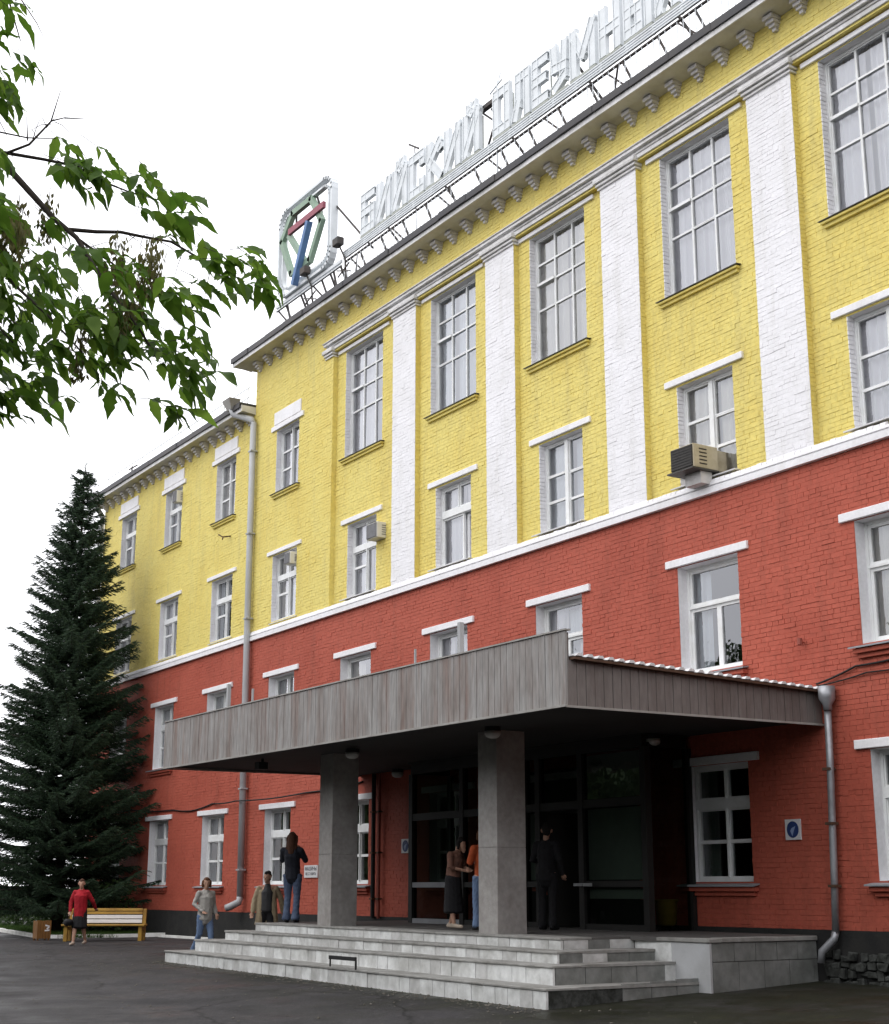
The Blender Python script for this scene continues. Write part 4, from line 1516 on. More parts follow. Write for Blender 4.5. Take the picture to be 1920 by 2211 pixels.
# ------------------------------------------------------------------ air conditioners
def air_con(xa, xb, y0, y1, z0, z1, body, grille, lab, shelf=False):
    t = empty('air_conditioner', ((xa + xb) / 2, y1, z0), lab, 'air conditioner', 'window air conditioners')
    mb = MB()
    mb.box(xa, xb, y0 + .02, y1, z0, z1)
    mb.build('casing', M[body], t, bevel=.01)
    mb = MB()
    mb.box(xa + .02, xb - .02, y0, y0 + .018, z0 + .02, z1 - .02)
    mb.build('grille', M[grille], t)
    mb = MB()
    mb.box(xa + .06, xb - .06, y1 - .02, y1 + .3, z0 + .03, z1 - .03)
    mb.build('rear_casing', M[body], t)
    n = 8
    for i in range(n):
        mb = MB()
        z = z0 + .04 + (z1 - z0 - .08) * i / (n - 1)
        mb.box(xa + .03, xb - .03, y0 - .008, y0 - .001, z - .008, z + .008)
        mb.build('louvre', M[grille], t)
    for i in range(5):
        mb = MB()
        z = z0 + .08 + (z1 - z0 - .16) * i / 4
        mb.box(xb + .001, xb + .007, y0 + .15, y0 + (y1 - y0) * .55, z - .01, z + .01)
        mb.build('vent_slot', M[grille], t)
    if shelf:
        mb = MB()
        mb.box(xa - .06, xb + .02, y0 - .03, y1, z0 - .03, z0 - .004)
        mb.build('shelf', M['darksill'], t)
        mb = MB()
        mb.box(xa + .12, xb - .06, y0 + .22, y1 - .1, z0 - .24, z0 - .032)
        mb.build('support_block', M['corbel'], t)


air_con(-18.64, -18.06, 16.50, 17.08, 8.38, 8.80, 'acbeige', 'acgrille', 'beige window air conditioner with a black grille, at the foot of a yellow wall window', True)
air_con(-30.02, -29.52, 16.86, 17.40, 9.50, 9.88, 'acwhite', 'acgrey', 'white window air conditioner in the top pane left of the first white pilaster')
air_con(-34.30, -33.98, 16.80, 17.25, 9.68, 10.0, 'acwhite', 'acgrey', 'white window air conditioner in the top pane right of the long grey drainpipe')
air_con(-42.28, -41.98, 16.78, 17.25, 13.12, 13.50, 'acwhite', 'acgrey', 'grey window air conditioner in the topmost storey of the low left wing')

# casement swung open in one bay
mb = MB()
x0, x1, z0, z1 = HOL[5, 3]
sash_ring(mb, 0, .52, 0, 1.05, 0, .05)
me = mb.mesh('open_sash', M['frame'])
o = link('open_sash', me, bld, (x0 + .93, REC + .24, z0 + .06))
o.rotation_euler = (0, 0, rad(62))

# ------------------------------------------------------------------ roof sign
SY = 16.8
sgn = empty('roof_sign', (-24, SY, 16.3), 'pale metal Cyrillic letters on a steel truss along the roof edge', 'roof sign')
LW, LH, LD = .62, 1.13, .20
ZB = 17.48


def strokes(ch):
    w = .17
    V0, V1, Hm = ((0, 0), (0, 1)), ((1, 0), (1, 1)), ((0, .5), (1, .5))
    T, B = ((0, 1), (1, 1)), ((0, 0), (1, 0))
    d = {'Б': [V0, T, B, ((0, .55), (1, .55)), ((1, 0), (1, .55))],
         'И': [V0, V1, ((0, .05), (1, .95))], 'Й': [V0, V1, ((0, .05), (1, .95)), ((.3, 1.16), (.5, 1.08)), ((.5, 1.08), (.7, 1.16)), ((.3, 1.16), (.3, 1.24)), ((.7, 1.16), (.7, 1.24))],
         'С': [V0, T, B, ((1, .78), (1, 1)), ((1, 0), (1, .2))],
         'К': [V0, ((0, .48), (.9, .95)), ((.15, .52), (1, .02)), ((.9, .95), (1, .8))],
         'О': [V0, V1, T, B], 'Л': [((.28, 1), (.22, .3)), ((.22, .3), (0, 0)), V1, ((.28, 1), (1, 1))],
         'Е': [V0, T, B, ((0, .53), (.85, .53))], 'У': [((0, 1), (.12, .5)), ((.12, .5), (.95, .45)), ((1, 1), (.85, .15)), ((.85, .15), (.2, .0))],
         'М': [V0, V1, ((0, .98), (.5, .35)), ((.5, .35), (1, .98))], 'Н': [V0, V1, ((0, .5), (1, .5))],
         'Ы': [V0, ((0, .5), (.55, .5)), ((.55, 0), (.55, .5)), ((0, 0), (.55, 0)), ((1, 0), (1, 1))]}
    return d[ch]


def letter(ch, x, w):
    mb, bk = MB(), MB()
    t = .225
    for (a, b) in strokes(ch):
        p = Vector((x + t / 2 + a[0] * (w - t), SY, ZB + t / 2 + a[1] * (LH - t)))
        q = Vector((x + t / 2 + b[0] * (w - t), SY, ZB + t / 2 + b[1] * (LH - t)))
        d = (q - p).normalized()
        ext = d * t * .48
        n = Vector((-d.z, 0, d.x))
        # channel letter: two raised lips along the tray, tubes between them
        jit = random.uniform(-.004, .004)
        for s in (-1, 1):
            c = n * s * (t / 2 - .016)
            hz_ = abs(d.z) <= .95
            mb.bar(p - ext + c + Vector((0, -.01 + jit, 0)), q + ext + c + Vector((0, -.01 + jit, 0)), .10 if hz_ else .032, .032 if hz_ else .10)
        mb.bar(p - ext * .85 + Vector((0, -.04 + jit, 0)), q + ext * .85 + Vector((0, -.04 + jit, 0)), .012 if hz_ else t - .075, t - .075 if hz_ else .012) if s > 0 else None
        mb.bar(p - ext * .9 + Vector((0, .03 + jit, 0)), q + ext * .9 + Vector((0, .03 + jit, 0)), .03 if abs(d.z) <= .95 else t - .03, t - .03 if abs(d.z) <= .95 else .03)
    o = mb.build('letter', M['signmetal'], sgn)
    for xx in (x + .08, x + w - .08):
        bk.bar((xx, SY + .1, ZB - .12), (xx, SY + .1, ZB + LH * .8), .03)
    bk.bar((x, SY + .02, ZB - .035), (x + w, SY + .02, ZB - .035), .16, .05)
    bk.build('tray', M['signback'], o)


pos = -30.32
for i, ch in enumerate('БИЙСКИЙ'):
    letter(ch, -30.32 + i * .792, .70)
lx = [-24.34, -23.60, -22.86, -22.20, -21.52, -20.56, -19.78, -18.84]
lw = [.66, .66, .58, .60, .84, .68, .84, .68]
for ch, x, w in zip('ОЛЕУМНЫЙ', lx, lw):
    letter(ch, x, w)
mb = MB()
SX0, SX1 = -31.2, -12.5
for z in (17.20, 17.26, 17.32, 17.38):
    mb.bar((SX0, SY - .05, z), (SX1, SY - .05, z), .05, .032)
for i in range(24):
    x = SX0 + .3 + i * .8
    mb.box(x - .035, x + .035, SY - .065, SY - .02, 17.18, 17.40)
mb.build('rail', M['signmetal'], sgn)
mb = MB()
mb.bar((SX0, SY - .0, 17.13), (SX1, SY - .0, 17.13), .05, .035)
mb.bar((SX0, SY + .08, 17.435), (SX1, SY + .08, 17.435), .04, .03)
mb.bar((SX0, SY + .35, 16.36), (SX1, SY + .35, 16.36), .06, .05)
mb.build('chord', M['darksteel'], sgn)
x = SX0 - 3.4
i = 0
while x < SX1:
    mb = MB()
    mb.bar((x, SY, 17.12), (x + .30, SY + .12, 16.34), .045)
    mb.build('post', M['darksteel'], sgn)
    if i % 2 == 0:
        mb = MB()
        mb.bar((x - .5, SY, 17.12), (x + .25, SY + .12, 16.36), .04)
        mb.build('brace', M['darksteel'], sgn)
    elif i % 5 == 3:
        mb = MB()
        mb.bar((x + .9, SY, 17.12), (x + .55, SY + .12, 16.36), .035)
        mb.build('brace', M['darksteel'], sgn)
    x += 1.05
    i += 1
mb = MB()
for i in range(110):
    x = SX0 + i * .17
    mb.bar((x, SY - .02, 17.12), (x, SY - .02, 16.36), .014)
mb.build('mesh_wire', M['signmetal'], sgn)['kind'] = 'stuff'
mb = MB()
for x in (-30.1, -27.4, -24.6, -21.8, -19.0, -16.2):
    mb.bar((x, SY + .1, 18.4), (x + .5, SY + 1.5, 16.34), .045)
mb.build('stay', M['darksteel'], sgn)
mb = MB()
mb.bar((-24.95, SY + .1, 18.45), (-24.45, SY + .1, 18.0), .04)
mb.bar((-24.45, SY + .1, 18.0), (-24.8, SY + .1, 17.45), .04)
mb.bar((-25.0, SY + .12, 18.55), (-24.3, SY + .12, 18.55), .12, .10)
mb.build('lamp_bracket', M['darksteel'], sgn)

# emblem beside the letters
emb = empty('emblem_sign', (-33.3, SY, 16.3), 'roof emblem in a pale rounded frame, green hexagon with red and blue bars', 'sign')


def rounded(x0, x1, z0, z1, r, n=5):
    out = []
    for (cx, cz, a0) in ((x1 - r, z1 - r, 0), (x0 + r, z1 - r, 90), (x0 + r, z0 + r, 180), (x1 - r, z0 + r, 270)):
        for i in range(n + 1):
            a = rad(a0 + 90 * i / n)
            out.append((cx + r * math.cos(a), cz + r * math.sin(a)))
    return out


def ring_bar(mb, pts, y, w, d):
    n = len(pts)
    for i in range(n):
        a, b = pts[i], pts[(i + 1) % n]
        if (a[0] - b[0]) ** 2 + (a[1] - b[1]) ** 2 < 1e-8:
            continue
        p, q = Vector((a[0], y, a[1])), Vector((b[0], y, b[1]))
        e = (q - p).normalized() * w * .3
        vert = abs((q - p).normalized().z) > .95
        mb.bar(p - e, q + e, w if vert else d, d if vert else w)


mb = MB()
ring_bar(mb, rounded(-34.86, -31.76, 17.30, 19.90, .45), SY - .06, .08, .20)
ring_bar(mb, rounded(-34.66, -31.96, 17.50, 19.70, .33), SY - .06, .06, .14)
mb.build('frame', M['signmetal'], emb)
mb = MB()
ring_bar(mb, [(-32.32, 18.72), (-32.95, 19.62), (-34.05, 19.62), (-34.70, 19.0), (-34.05, 17.82), (-32.95, 17.82)], SY - .12, .165, .13)
mb.bar((-34.28, SY - .115, 19.05), (-33.25, SY - .115, 17.86), .13, .15)
mb.build('hexagon', M['green'], emb)
mb = MB()
mb.bar((-34.12, SY - .20, 19.06), (-32.05, SY - .20, 19.06), .09, .18)
mb.build('red_bar', M['crimson'], emb)
mb = MB()
mb.bar((-32.80, SY - .26, 18.86), (-33.62, SY - .26, 17.30), .16, .15)
mb.build('blue_bar', M['blue'], emb)
mb = MB()
for (p, q) in (((-31.8, SY, 19.0), (-30.1, SY + .2, 17.15)), ((-33.9, SY + .05, 17.3), (-33.9, SY + .5, 16.33)), ((-32.2, SY + .05, 17.3), (-32.2, SY + .5, 16.33)),
               ((-34.6, SY, 17.3), (-34.4, SY + .1, 16.33)), ((-31.9, SY, 17.3), (-31.7, SY + .1, 16.33)), ((-32.9, SY, 19.75), (-32.6, SY + .02, 19.1)), ((-34.1, SY, 19.7), (-34.1, SY, 19.3))):
    mb.bar(p, q, .045)
mb.build('support', M['darksteel'], emb)
mb = MB()
mb.bar((-35.1, SY - .05, 17.19), (-31.3, SY - .05, 17.19), .06, .09)
mb.bar((-35.1, SY - .05, 17.07), (-31.3, SY - .05, 17.07), .06, .03)
mb.build('base_rail', M['signmetal'], emb)


def floodlight(x, z, lab):
    t = empty('floodlight', (x, SY - .2, z - .9), lab, 'floodlight', 'floodlights on the roof')
    mb = MB()
    mb.box(x - .16, x + .14, SY - .34, SY - .14, z, z + .22)
    mb.build('housing', M['darksteel'], t, bevel=.02)
    mb = MB()
    mb.bar((x, SY - .2, z), (x + .12, SY - .1, z - .35), .04)
    mb.bar((x + .12, SY - .1, z - .35), (x + .1, SY - .02, z - 1.2), .035)
    mb.bar((x - .25, SY - .1, z - .75), (x + .35, SY - .1, z - .55), .03)
    mb.bar((x - .3, SY - .1, z - .55), (x + .4, SY - .1, z - .8), .03)
    mb.build('arm', M['darksteel'], t)


floodlight(-31.15, 17.50, 'dark floodlight on a bent arm between the emblem and the first letter')
floodlight(-33.0, 17.38, 'small rusty floodlight at the foot of the roof emblem')
for (x, y, z, lab) in ((-30.3, 18.2, 20.2, 'thin dark rod tilted in the sky above the first roof letters'),):
    mb = MB()
    mb.bar((x - .05, y, z + .30), (x + .42, y, z - .02), .05)
    mb.bar((x + .2, y + .02, z + .12), (x + .25, y + .1, 16.32), .022)
    props(mb.build('aerial', M['darksteel']), lab, 'aerial')
mb = MB()
mb.bar((-25.1, 17.4, 19.6), (-25.1, 17.4, 16.32), .025)
mb.bar((-25.4, 17.4, 19.3), (-24.9, 17.4, 19.45), .03)
mb.bar((-25.25, 17.4, 19.05), (-24.95, 17.4, 19.65), .02)
props(mb.build('aerial', M['signmetal']), 'thin pale roof aerial rising in the gap between the two words', 'aerial')

# guard rail on the low roof
t = empty('roof_railing', (-43, 16.8, 14.85), 'thin pale guard rail along the low wing roof', 'railing')
mb = MB()
for z in (15.15, 15.45):
    mb.bar((-48.9, 16.9, z), (-37, 16.9, z), .02)
mb.build('handrail', M['signmetal'], t)
for i in range(8):
    mb = MB()
    x = -48.7 + i * 1.65
    mb.bar((x, 16.9, 14.82), (x, 16.9, 15.46), .022)
    mb.build('post', M['signmetal'], t)
mb = MB()
mb.bar((-47.2, 17.2, 14.82), (-47.2, 17.2, 15.6), .04)
mb.bar((-47.5, 17.2, 15.55), (-46.7, 17.2, 15.52), .035)
props(mb.build('aerial', M['darksteel']), 'small dark T shaped aerial near the far left end of the low roof', 'aerial')

# ------------------------------------------------------------------ lawn, kerb, bench, bin
KP = [(-70, 15.2), (-56, 14.9), (-50.2, 14.65), (-46.6, 14.15), (-43.4, 13.75), (-42.5, 14.1), (-42.1, 15.2), (-41.8, 16.2), (-41.5, 16.9)]
lv = MB()
for i in range(len(KP) - 1):
    a, b = KP[i], KP[i + 1]
    if i < 5:
        lv.quad((a[0], a[1], ground_z(*a) + .05), (b[0], b[1], ground_z(*b) + .05), (b[0], 16.94, .14), (a[0], 16.94, .14))
    else:
        lv.quad((a[0], a[1], ground_z(*a) + .05), (b[0], b[1], ground_z(*b) + .05), (-42.5, 16.94, .14), (-42.5, 16.9, .14))
props(lv.build('lawn_soil', M['soil']), kind='structure')
kb = empty('kerb', (-45, 14, .05), 'whitewashed kerb curving round the lawn at the foot of the spruce', 'kerb')
for i in range(len(KP) - 1):
    a, b = Vector((*KP[i], 0)), Vector((*KP[i + 1], 0))
    n = max(1, int((b - a).length / .9))
    for s in range(n):
        p, q = a.lerp(b, s / n), a.lerp(b, (s + .97) / n)
        zp, zq = ground_z(p.x, p.y), ground_z(q.x, q.y)
        e = random.uniform(-.012, .012)
        d = (q - p).normalized()
        nn = Vector((-d.y, d.x, 0)) * .06
        mb = MB()
        mb.hexa([(*(p - nn).xy, zp - .1), (*(q - nn).xy, zq - .1), (*(q + nn).xy, zq - .1), (*(p + nn).xy, zp - .1),
                 (*(p - nn).xy, zp + .10 + e), (*(q - nn).xy, zq + .10 + e), (*(q + nn).xy, zq + .10 + e), (*(p + nn).xy, zp + .10 + e)])
        mb.build('kerb_stone', M['kerb'], kb)
p, q = Vector((-41.3, 16.9, 0)), Vector((-37.5, 16.6, 0))
mb = MB()
mb.hexa([(-41.4, 16.62, .0), (-38.0, 16.72, .0), (-38.0, 16.84, .0), (-41.4, 16.74, .0), (-41.4, 16.62, .15), (-38.0, 16.72, .15), (-38.0, 16.84, .15), (-41.4, 16.74, .15)])
mb.build('kerb_stone', M['kerb'], kb)

# grass blades
N = 26000
gx = rng.uniform(-56, -41.9, N)
kx = np.array([p[0] for p in KP[:6]])
ky = np.array([p[1] for p in KP[:6]])
gy0 = np.interp(gx, kx, ky) + .08
gy = gy0 + (16.85 - gy0) * rng.random(N) ** 1.3
gz = np.full(N, .10)
hgt = rng.uniform(.05, .16, N)
ang = rng.uniform(0, 2 * np.pi, N)
w = .008
V = np.zeros((N, 3, 3))
V[:, 0] = np.stack([gx - w * np.cos(ang), gy - w * np.sin(ang), gz - .02], 1)
V[:, 1] = np.stack([gx + w * np.cos(ang), gy + w * np.sin(ang), gz - .02], 1)
lean = rng.normal(0, .04, (N, 2))
V[:, 2] = np.stack([gx + lean[:, 0], gy + lean[:, 1], gz + hgt], 1)
o = link('grass', np_mesh('grass', V.reshape(-1, 3), np.arange(N * 3).reshape(-1, 3), M['grass']))
props(o, kind='stuff')

# bench: two ochre ends, plank back with white boards, plank seat
bn = empty('park_bench', (-39.95, 14.55, .11), 'ochre wooden bench with white back boards beside the lawn', 'bench')
ux = Vector((1.15, 1.8, 0)).normalized()      # along the bench
uf = Vector((ux.y, -ux.x, 0))                # the way it faces
b0 = Vector((-40.52, 13.65, ground_z(-40.5, 13.65)))
LEN = 2.14


def bpt(a, f, z):
    return b0 + ux * a + uf * f + Vector((0, 0, z))


def bbox(a0, a1, f0, f1, z0, z1, tilt=0.0):
    mb = MB()
    mb.hexa([bpt(a0, f0, z0), bpt(a1, f0, z0), bpt(a1, f1, z0), bpt(a0, f1, z0),
             bpt(a0, f0 - tilt, z1), bpt(a1, f0 - tilt, z1), bpt(a1, f1 - tilt, z1), bpt(a0, f1 - tilt, z1)])
    return mb


for a in (.02, LEN - .12):
    mb = bbox(a, a + .10, -.04, .05, 0, .84, .10)
    mb.build('post', M['benchwood'], bn, bevel=.008)
    bbox(a, a + .10, .38, .48, 0, .40).build('leg', M['benchwood'], bn, bevel=.008)
    bbox(a, a + .10, .05, .38, .30, .38).build('rail', M['benchwood'], bn)
for i in range(4):
    bbox(-.04, LEN + .04, .06 + i * .125, .06 + i * .125 + .105, .40, .445).build('seat_plank', M['benchwood'], bn, bevel=.006)
for z, m_ in ((.47, 'benchwhite'), (.585, 'benchwhite'), (.70, 'benchwood'), (.785, 'benchwood')):
    t = .10 * z / .84
    bbox(.12, LEN - .12, .055 - t, .085 - t, z, z + (.095 if m_ == 'benchwhite' else .07), .012).build('back_plank', M[m_], bn, bevel=.005)

bi = empty('litter_bin', (-41.5, 13.35, .08), 'small brown wooden litter bin with a pale mark left of the bench', 'bin')
c = Vector((-41.55, 13.28, ground_z(-41.5, 13.3)))
for i in range(5):
    for (s, f) in ((1, 0), (-1, 0), (0, 1), (0, -1)):
        mb = MB()
        off = -.17 + i * .075
        if f == 0:
            mb.box(c.x + s * .18 - .012, c.x + s * .18 + .012, c.y + off, c.y + off + .066, c.z + .05, c.z + .52 + random.uniform(-.01, .01))
        else:
            mb.box(c.x + off, c.x + off + .066, c.y + f * .18 - .012, c.y + f * .18 + .012, c.z + .05, c.z + .52 + random.uniform(-.01, .01))
        mb.build('board', M['binwood'], bi)
mb = MB()
for (s, f) in ((1, 1), (1, -1), (-1, 1), (-1, -1)):
    mb.box(c.x + s * .15 - .02, c.x + s * .15 + .02, c.y + f * .15 - .02, c.y + f * .15 + .02, c.z - .02, c.z + .5)
mb.build('post', M['binwood'], bi)
mb = MB()
x = c.x + .196
mb.bar((x, c.y + .03, c.z + .40), (x, c.y + .15, c.z + .37), .008, .04)
mb.bar((x, c.y + .15, c.z + .37), (x, c.y + .08, c.z + .30), .008, .04)
mb.bar((x, c.y + .02, c.z + .26), (x, c.y + .15, c.z + .27), .008, .04)
mb.build('painted_mark', M['benchwhite'], bi)

# ------------------------------------------------------------------ spruce
def spruce(base, H, R, label, seed, group=None):
    r_ = np.random.default_rng(seed)
    t = empty('spruce_tree', base, label, 'tree', group)
    bx, by, bz = base
    mb = MB()
    mb.tube([(bx, by, bz - .1), (bx + .03, by, bz + H * .4), (bx - .02, by + .02, bz + H * .8), (bx, by, bz + H)], [.19, .12, .05, .012], 10)
    mb.build('trunk', M['bark'], t, smooth=True)
    bark = MB()
    segs = []          # twig axes: p0, p1, width
    z = bz + .95
    while z < bz + H - .25:
        u = (z - bz) / H
        prof = (1 - u) ** .82
        reach = R * prof
        nb = int(r_.integers(8, 11)) + (3 if u < .5 else 0) if u < .85 else 6
        a0 = r_.uniform(0, 6.28)
        for j in range(nb):
            a = a0 + 6.283 * j / nb + r_.normal(0, .18)
            L_ = max(.16, reach * r_.choice((.55, .75, .9, 1.0, 1.08, 1.2)) * r_.uniform(.9, 1.08))
            d = Vector((math.cos(a), math.sin(a), 0))
            droop = -.28 * (1 - u) + .25 * u + r_.normal(0, .09)
            zj = z + r_.normal(0, .12)
            pts = []
            n = 6
            for i in range(n + 1):
                s = i / n
                pts.append(Vector((bx, by, zj)) + d * (L_ * s) + Vector((0, 0, L_ * (droop * s + (.30 - .1 * u) * s * s))))
            bark.tube(pts, [.025 * (1 - .8 * i / n) * (1.1 - u) + .004 for i in range(n + 1)], 4, cap=False)
            side = Vector((-d.y, d.x, 0))
            m = max(6, int(L_ / .05))
            for i in range(m):
                s = .12 + .88 * (i + r_.random()) / m
                k = min(int(s * n), n - 1)
                p = pts[k].lerp(pts[k + 1], s * n - k)
                for sg in (-1, 1):
                    tl = (.16 + .34 * L_ * .35 * (1.15 - s) * 1.3) * r_.uniform(.55, 1.2)
                    v = (side * sg * r_.uniform(.7, 1) + d * r_.uniform(.45, .9)).normalized()
                    e = p + v * tl + Vector((0, 0, -tl * r_.uniform(.05, .45)))
                    segs.append((p, e, tl))
            segs.append((pts[-2], pts[-1] + d * .06 + Vector((0, 0, .03)), .2))
        z += r_.uniform(.15, .24) * (1.1 - .4 * u)
    for j in range(5):
        a = r_.uniform(0, 6.28)
        p = Vector((bx, by, bz + H - .05 - .16 * j))
        segs.append((p, p + Vector((math.cos(a) * .14, math.sin(a) * .14, .10)), .2))
    segs.append((Vector((bx, by, bz + H - .3)), Vector((bx, by, bz + H + .12)), .2))
    bark.build('branch', M['bark'], t)
    segs = [q for q in segs if min(q[0].z, q[1].z) > bz + .42]
    # needles: small blades set round each twig
    P0 = np.array([s[0] for s in segs])
    P1 = np.array([s[1] for s in segs])
    ns = len(segs)
    per = 17
    V, F = [], []
    D = P1 - P0
    L_ = np.linalg.norm(D, axis=1, keepdims=True)
    T = D / np.maximum(L_, 1e-6)
    A = np.cross(T, np.array([0, 0, 1.0]))
    A /= np.maximum(np.linalg.norm(A, axis=1, keepdims=True), 1e-6)
    B = np.cross(T, A)
    out = []
    for i in range(per):
        s = (i + r_.random((ns, 1))) / per
        ang_ = r_.uniform(0, 6.283, (ns, 1))
        rdir = A * np.cos(ang_) + B * np.sin(ang_) * .6
        base_ = P0 + D * s
        ln = r_.uniform(.06, .105, (ns, 1))
        tip = base_ + (rdir * .75 + T * .75) * ln
        wv = np.cross(rdir, T) * .0125
        out.append(np.stack([base_ - wv, base_ + wv, tip], 1))
    V = np.concatenate(out).reshape(-1, 3)
    nt = len(V) // 3
    half = r_.random(nt) < .68
    tri = np.arange(nt * 3).reshape(-1, 3)
    for sel, m_ in ((half, 'needle'), (~half, 'needle2')):
        vv = V.reshape(-1, 3, 3)[sel].reshape(-1, 3)
        link('crown', np_mesh('crown', vv, np.arange(len(vv)).reshape(-1, 3), M[m_]), t)
    return t


spruce((-45.4, 14.95, .08), 14.75, 3.4, 'tall dark spruce standing in front of the left end of the building', 5)

# low shrub mass under the spruce
r_ = np.random.default_rng(9)
n = 9000
sx, sy = r_.uniform(-58, -43.2, n), r_.uniform(15.7, 16.6, n)
hz = .15 + r_.random(n) ** .7 * (1.15 + .35 * np.sin(sx * 1.7) + .2 * np.sin(sx * 4.1))
n1 = r_.normal(0, 1, (n, 3)); n1 /= np.linalg.norm(n1, axis=1, keepdims=True)
n2 = np.cross(n1, r_.normal(0, 1, (n, 3))); n2 /= np.linalg.norm(n2, axis=1, keepdims=True)
P = np.stack([sx, sy, hz], 1)
s = .07 * r_.uniform(.6, 1.3, (n, 1))
Q = np.stack([P - n1 * s, P + n2 * s * .5, P + n1 * s, P - n2 * s * .5], 1)
props(link('shrub_border', np_mesh('shrub_border', Q.reshape(-1, 3), np.arange(n * 4).reshape(-1, 4), M['farleaf'])), kind='stuff')

# unseen tall row of yard trees beside and behind the camera: it shades the lower wall and shows in the panes
n = 130000
r_ = np.random.default_rng(21)
wx = r_.uniform(-85, 22, n)
top = 8.6 + 1.6 * np.sin(wx * .45) + 1.2 * np.sin(wx * 1.03 + 1) + .7 * np.sin(wx * 2.3)
wy = r_.uniform(-9.5, -4.0, n)
wy = np.where(wx > -14, wy - 3.5, wy)
P = np.stack([wx, wy, .3 + (r_.random(n) ** .85) * top], 1)
n1 = r_.normal(0, 1, (n, 3)); n1 /= np.linalg.norm(n1, axis=1, keepdims=True)
n2 = np.cross(n1, r_.normal(0, 1, (n, 3))); n2 /= np.linalg.norm(n2, axis=1, keepdims=True)
side = r_.random(n) < .42            # unseen foliage added on the right to cut light under the canopy
P[side, 1] = r_.uniform(7.5, 22, side.sum())
P[side, 0] = -.12 * np.minimum(P[side, 1], 13) + 2.6 + r_.uniform(0, 6, side.sum())
P[side, 2] = .3 + (r_.random(side.sum()) ** .9) * (8.2 + 1.3 * np.sin(P[side, 1] * .6))
s = np.where(side[:, None], .22, .36) * r_.uniform(.6, 1.3, (n, 1))
Q = np.stack([P - n1 * s, P + n2 * s * .6, P + n1 * s, P - n2 * s * .6], 1)
props(link('unseen_tree_row', np_mesh('unseen_tree_row', Q.reshape(-1, 3), np.arange(n * 4).reshape(-1, 4), M['farleaf'])), kind='stuff')

# ------------------------------------------------------------------ ash maple overhanging from the left
HX = Vector((math.sin(YAW), math.cos(YAW), 0))
RX = Vector((math.cos(YAW), -math.sin(YAW), 0))


def bp(a, z, d):
    """A point of the overhanging branch: sideways a, height z, distance d along the yard."""
    return EYE + HX * d + RX * a + Vector((0, 0, z - EYE.z))


tb = bp(-3.6, 0, 5.2)
tb.z = ground_z(tb.x, tb.y)
mtree = empty('ash_maple_tree', tb, 'leafy ash maple branches hanging into view at the upper left', 'tree')
mb = MB()
mb.tube([tb - Vector((0, 0, .1)), bp(-3.5, 2.2, 5.2), bp(-3.3, 3.6, 5.2), bp(-3.2, 5.6, 5.3), bp(-3.0, 7.5, 5.4)], [.17, .13, .11, .08, .03], 10)
mb.build('trunk', M['bark'], mtree, smooth=True)
BR_ = {
    'main': ([(-3.3, 4.75, 5.2), (-2.5, 4.55, 5.1), (-1.88, 4.22, 5.0), (-1.66, 4.04, 4.98), (-1.51, 3.87, 5.0), (-1.44, 3.80, 5.0), (-1.35, 3.72, 5.0), (-1.26, 3.58, 4.97), (-1.17, 3.44, 4.95), (-1.09, 3.33, 4.95), (-1.02, 3.22, 4.95)], .019, .004),
    'side': ([(-1.38, 3.76, 5.0), (-1.29, 3.76, 5.02), (-1.21, 3.77, 5.05), (-1.13, 3.76, 5.08), (-1.02, 3.75, 5.1), (-.90, 3.67, 5.1), (-.80, 3.58, 5.1)], .008, .003),
    'up': ([(-1.65, 4.04, 4.98), (-1.56, 4.10, 5.0), (-1.48, 4.20, 5.02), (-1.44, 4.23, 5.03)], .006, .002),
    'up2': ([(-1.48, 4.20, 5.02), (-1.45, 4.32, 5.0)], .003, .0012),
    'up3': ([(-1.44, 4.23, 5.03), (-1.36, 4.23, 5.05)], .003, .0012),
    'up4': ([(-1.80, 4.15, 4.95), (-1.56, 4.13, 5.0), (-1.46, 4.12, 5.0)], .004, .0015),
    'up5': ([(-1.56, 4.12, 5.0), (-1.57, 4.22, 5.0)], .003, .0012),
    'tw': ([(-1.65, 4.06, 4.98), (-1.51, 4.07, 5.05), (-1.40, 4.06, 5.1), (-1.29, 4.02, 5.15), (-1.19, 3.97, 5.15), (-1.08, 3.95, 5.15)], .007, .002),
    'low': ([(-2.4, 4.1, 4.9), (-1.73, 3.64, 4.8), (-1.57, 3.54, 4.8), (-1.50, 3.45, 4.8), (-1.37, 3.32, 4.8), (-1.25, 3.20, 4.8)], .011, .003),
    'low2': ([(-2.3, 3.7, 4.7), (-1.71, 3.38, 4.7), (-1.57, 3.31, 4.7), (-1.46, 3.20, 4.7)], .009, .003),
    'mid': ([(-1.35, 3.72, 5.0), (-1.24, 3.66, 5.1), (-1.12, 3.58, 5.15)], .006, .002),
    'top': ([(-2.6, 5.0, 5.0), (-1.82, 4.79, 4.9), (-1.65, 4.69, 4.9), (-1.62, 4.59, 4.9), (-1.59, 4.47, 4.9)], .008, .002),
    'bare': ([(-1.60, 4.66, 4.9), (-1.53, 4.55, 4.9), (-1.50, 4.48, 4.9)], .003, .001),
    'bare2': ([(-1.90, 4.40, 4.95), (-1.67, 4.20, 4.95), (-1.63, 4.12, 4.97)], .003, .0015),
    'link': ([(-3.2, 5.2, 5.2), (-2.6, 5.0, 5.0)], .02, .009),
    'link2': ([(-3.3, 4.4, 5.2), (-2.4, 4.1, 4.9)], .02, .012),
    'link3': ([(-3.35, 3.9, 5.2), (-2.3, 3.7, 4.7)], .02, .01),
}
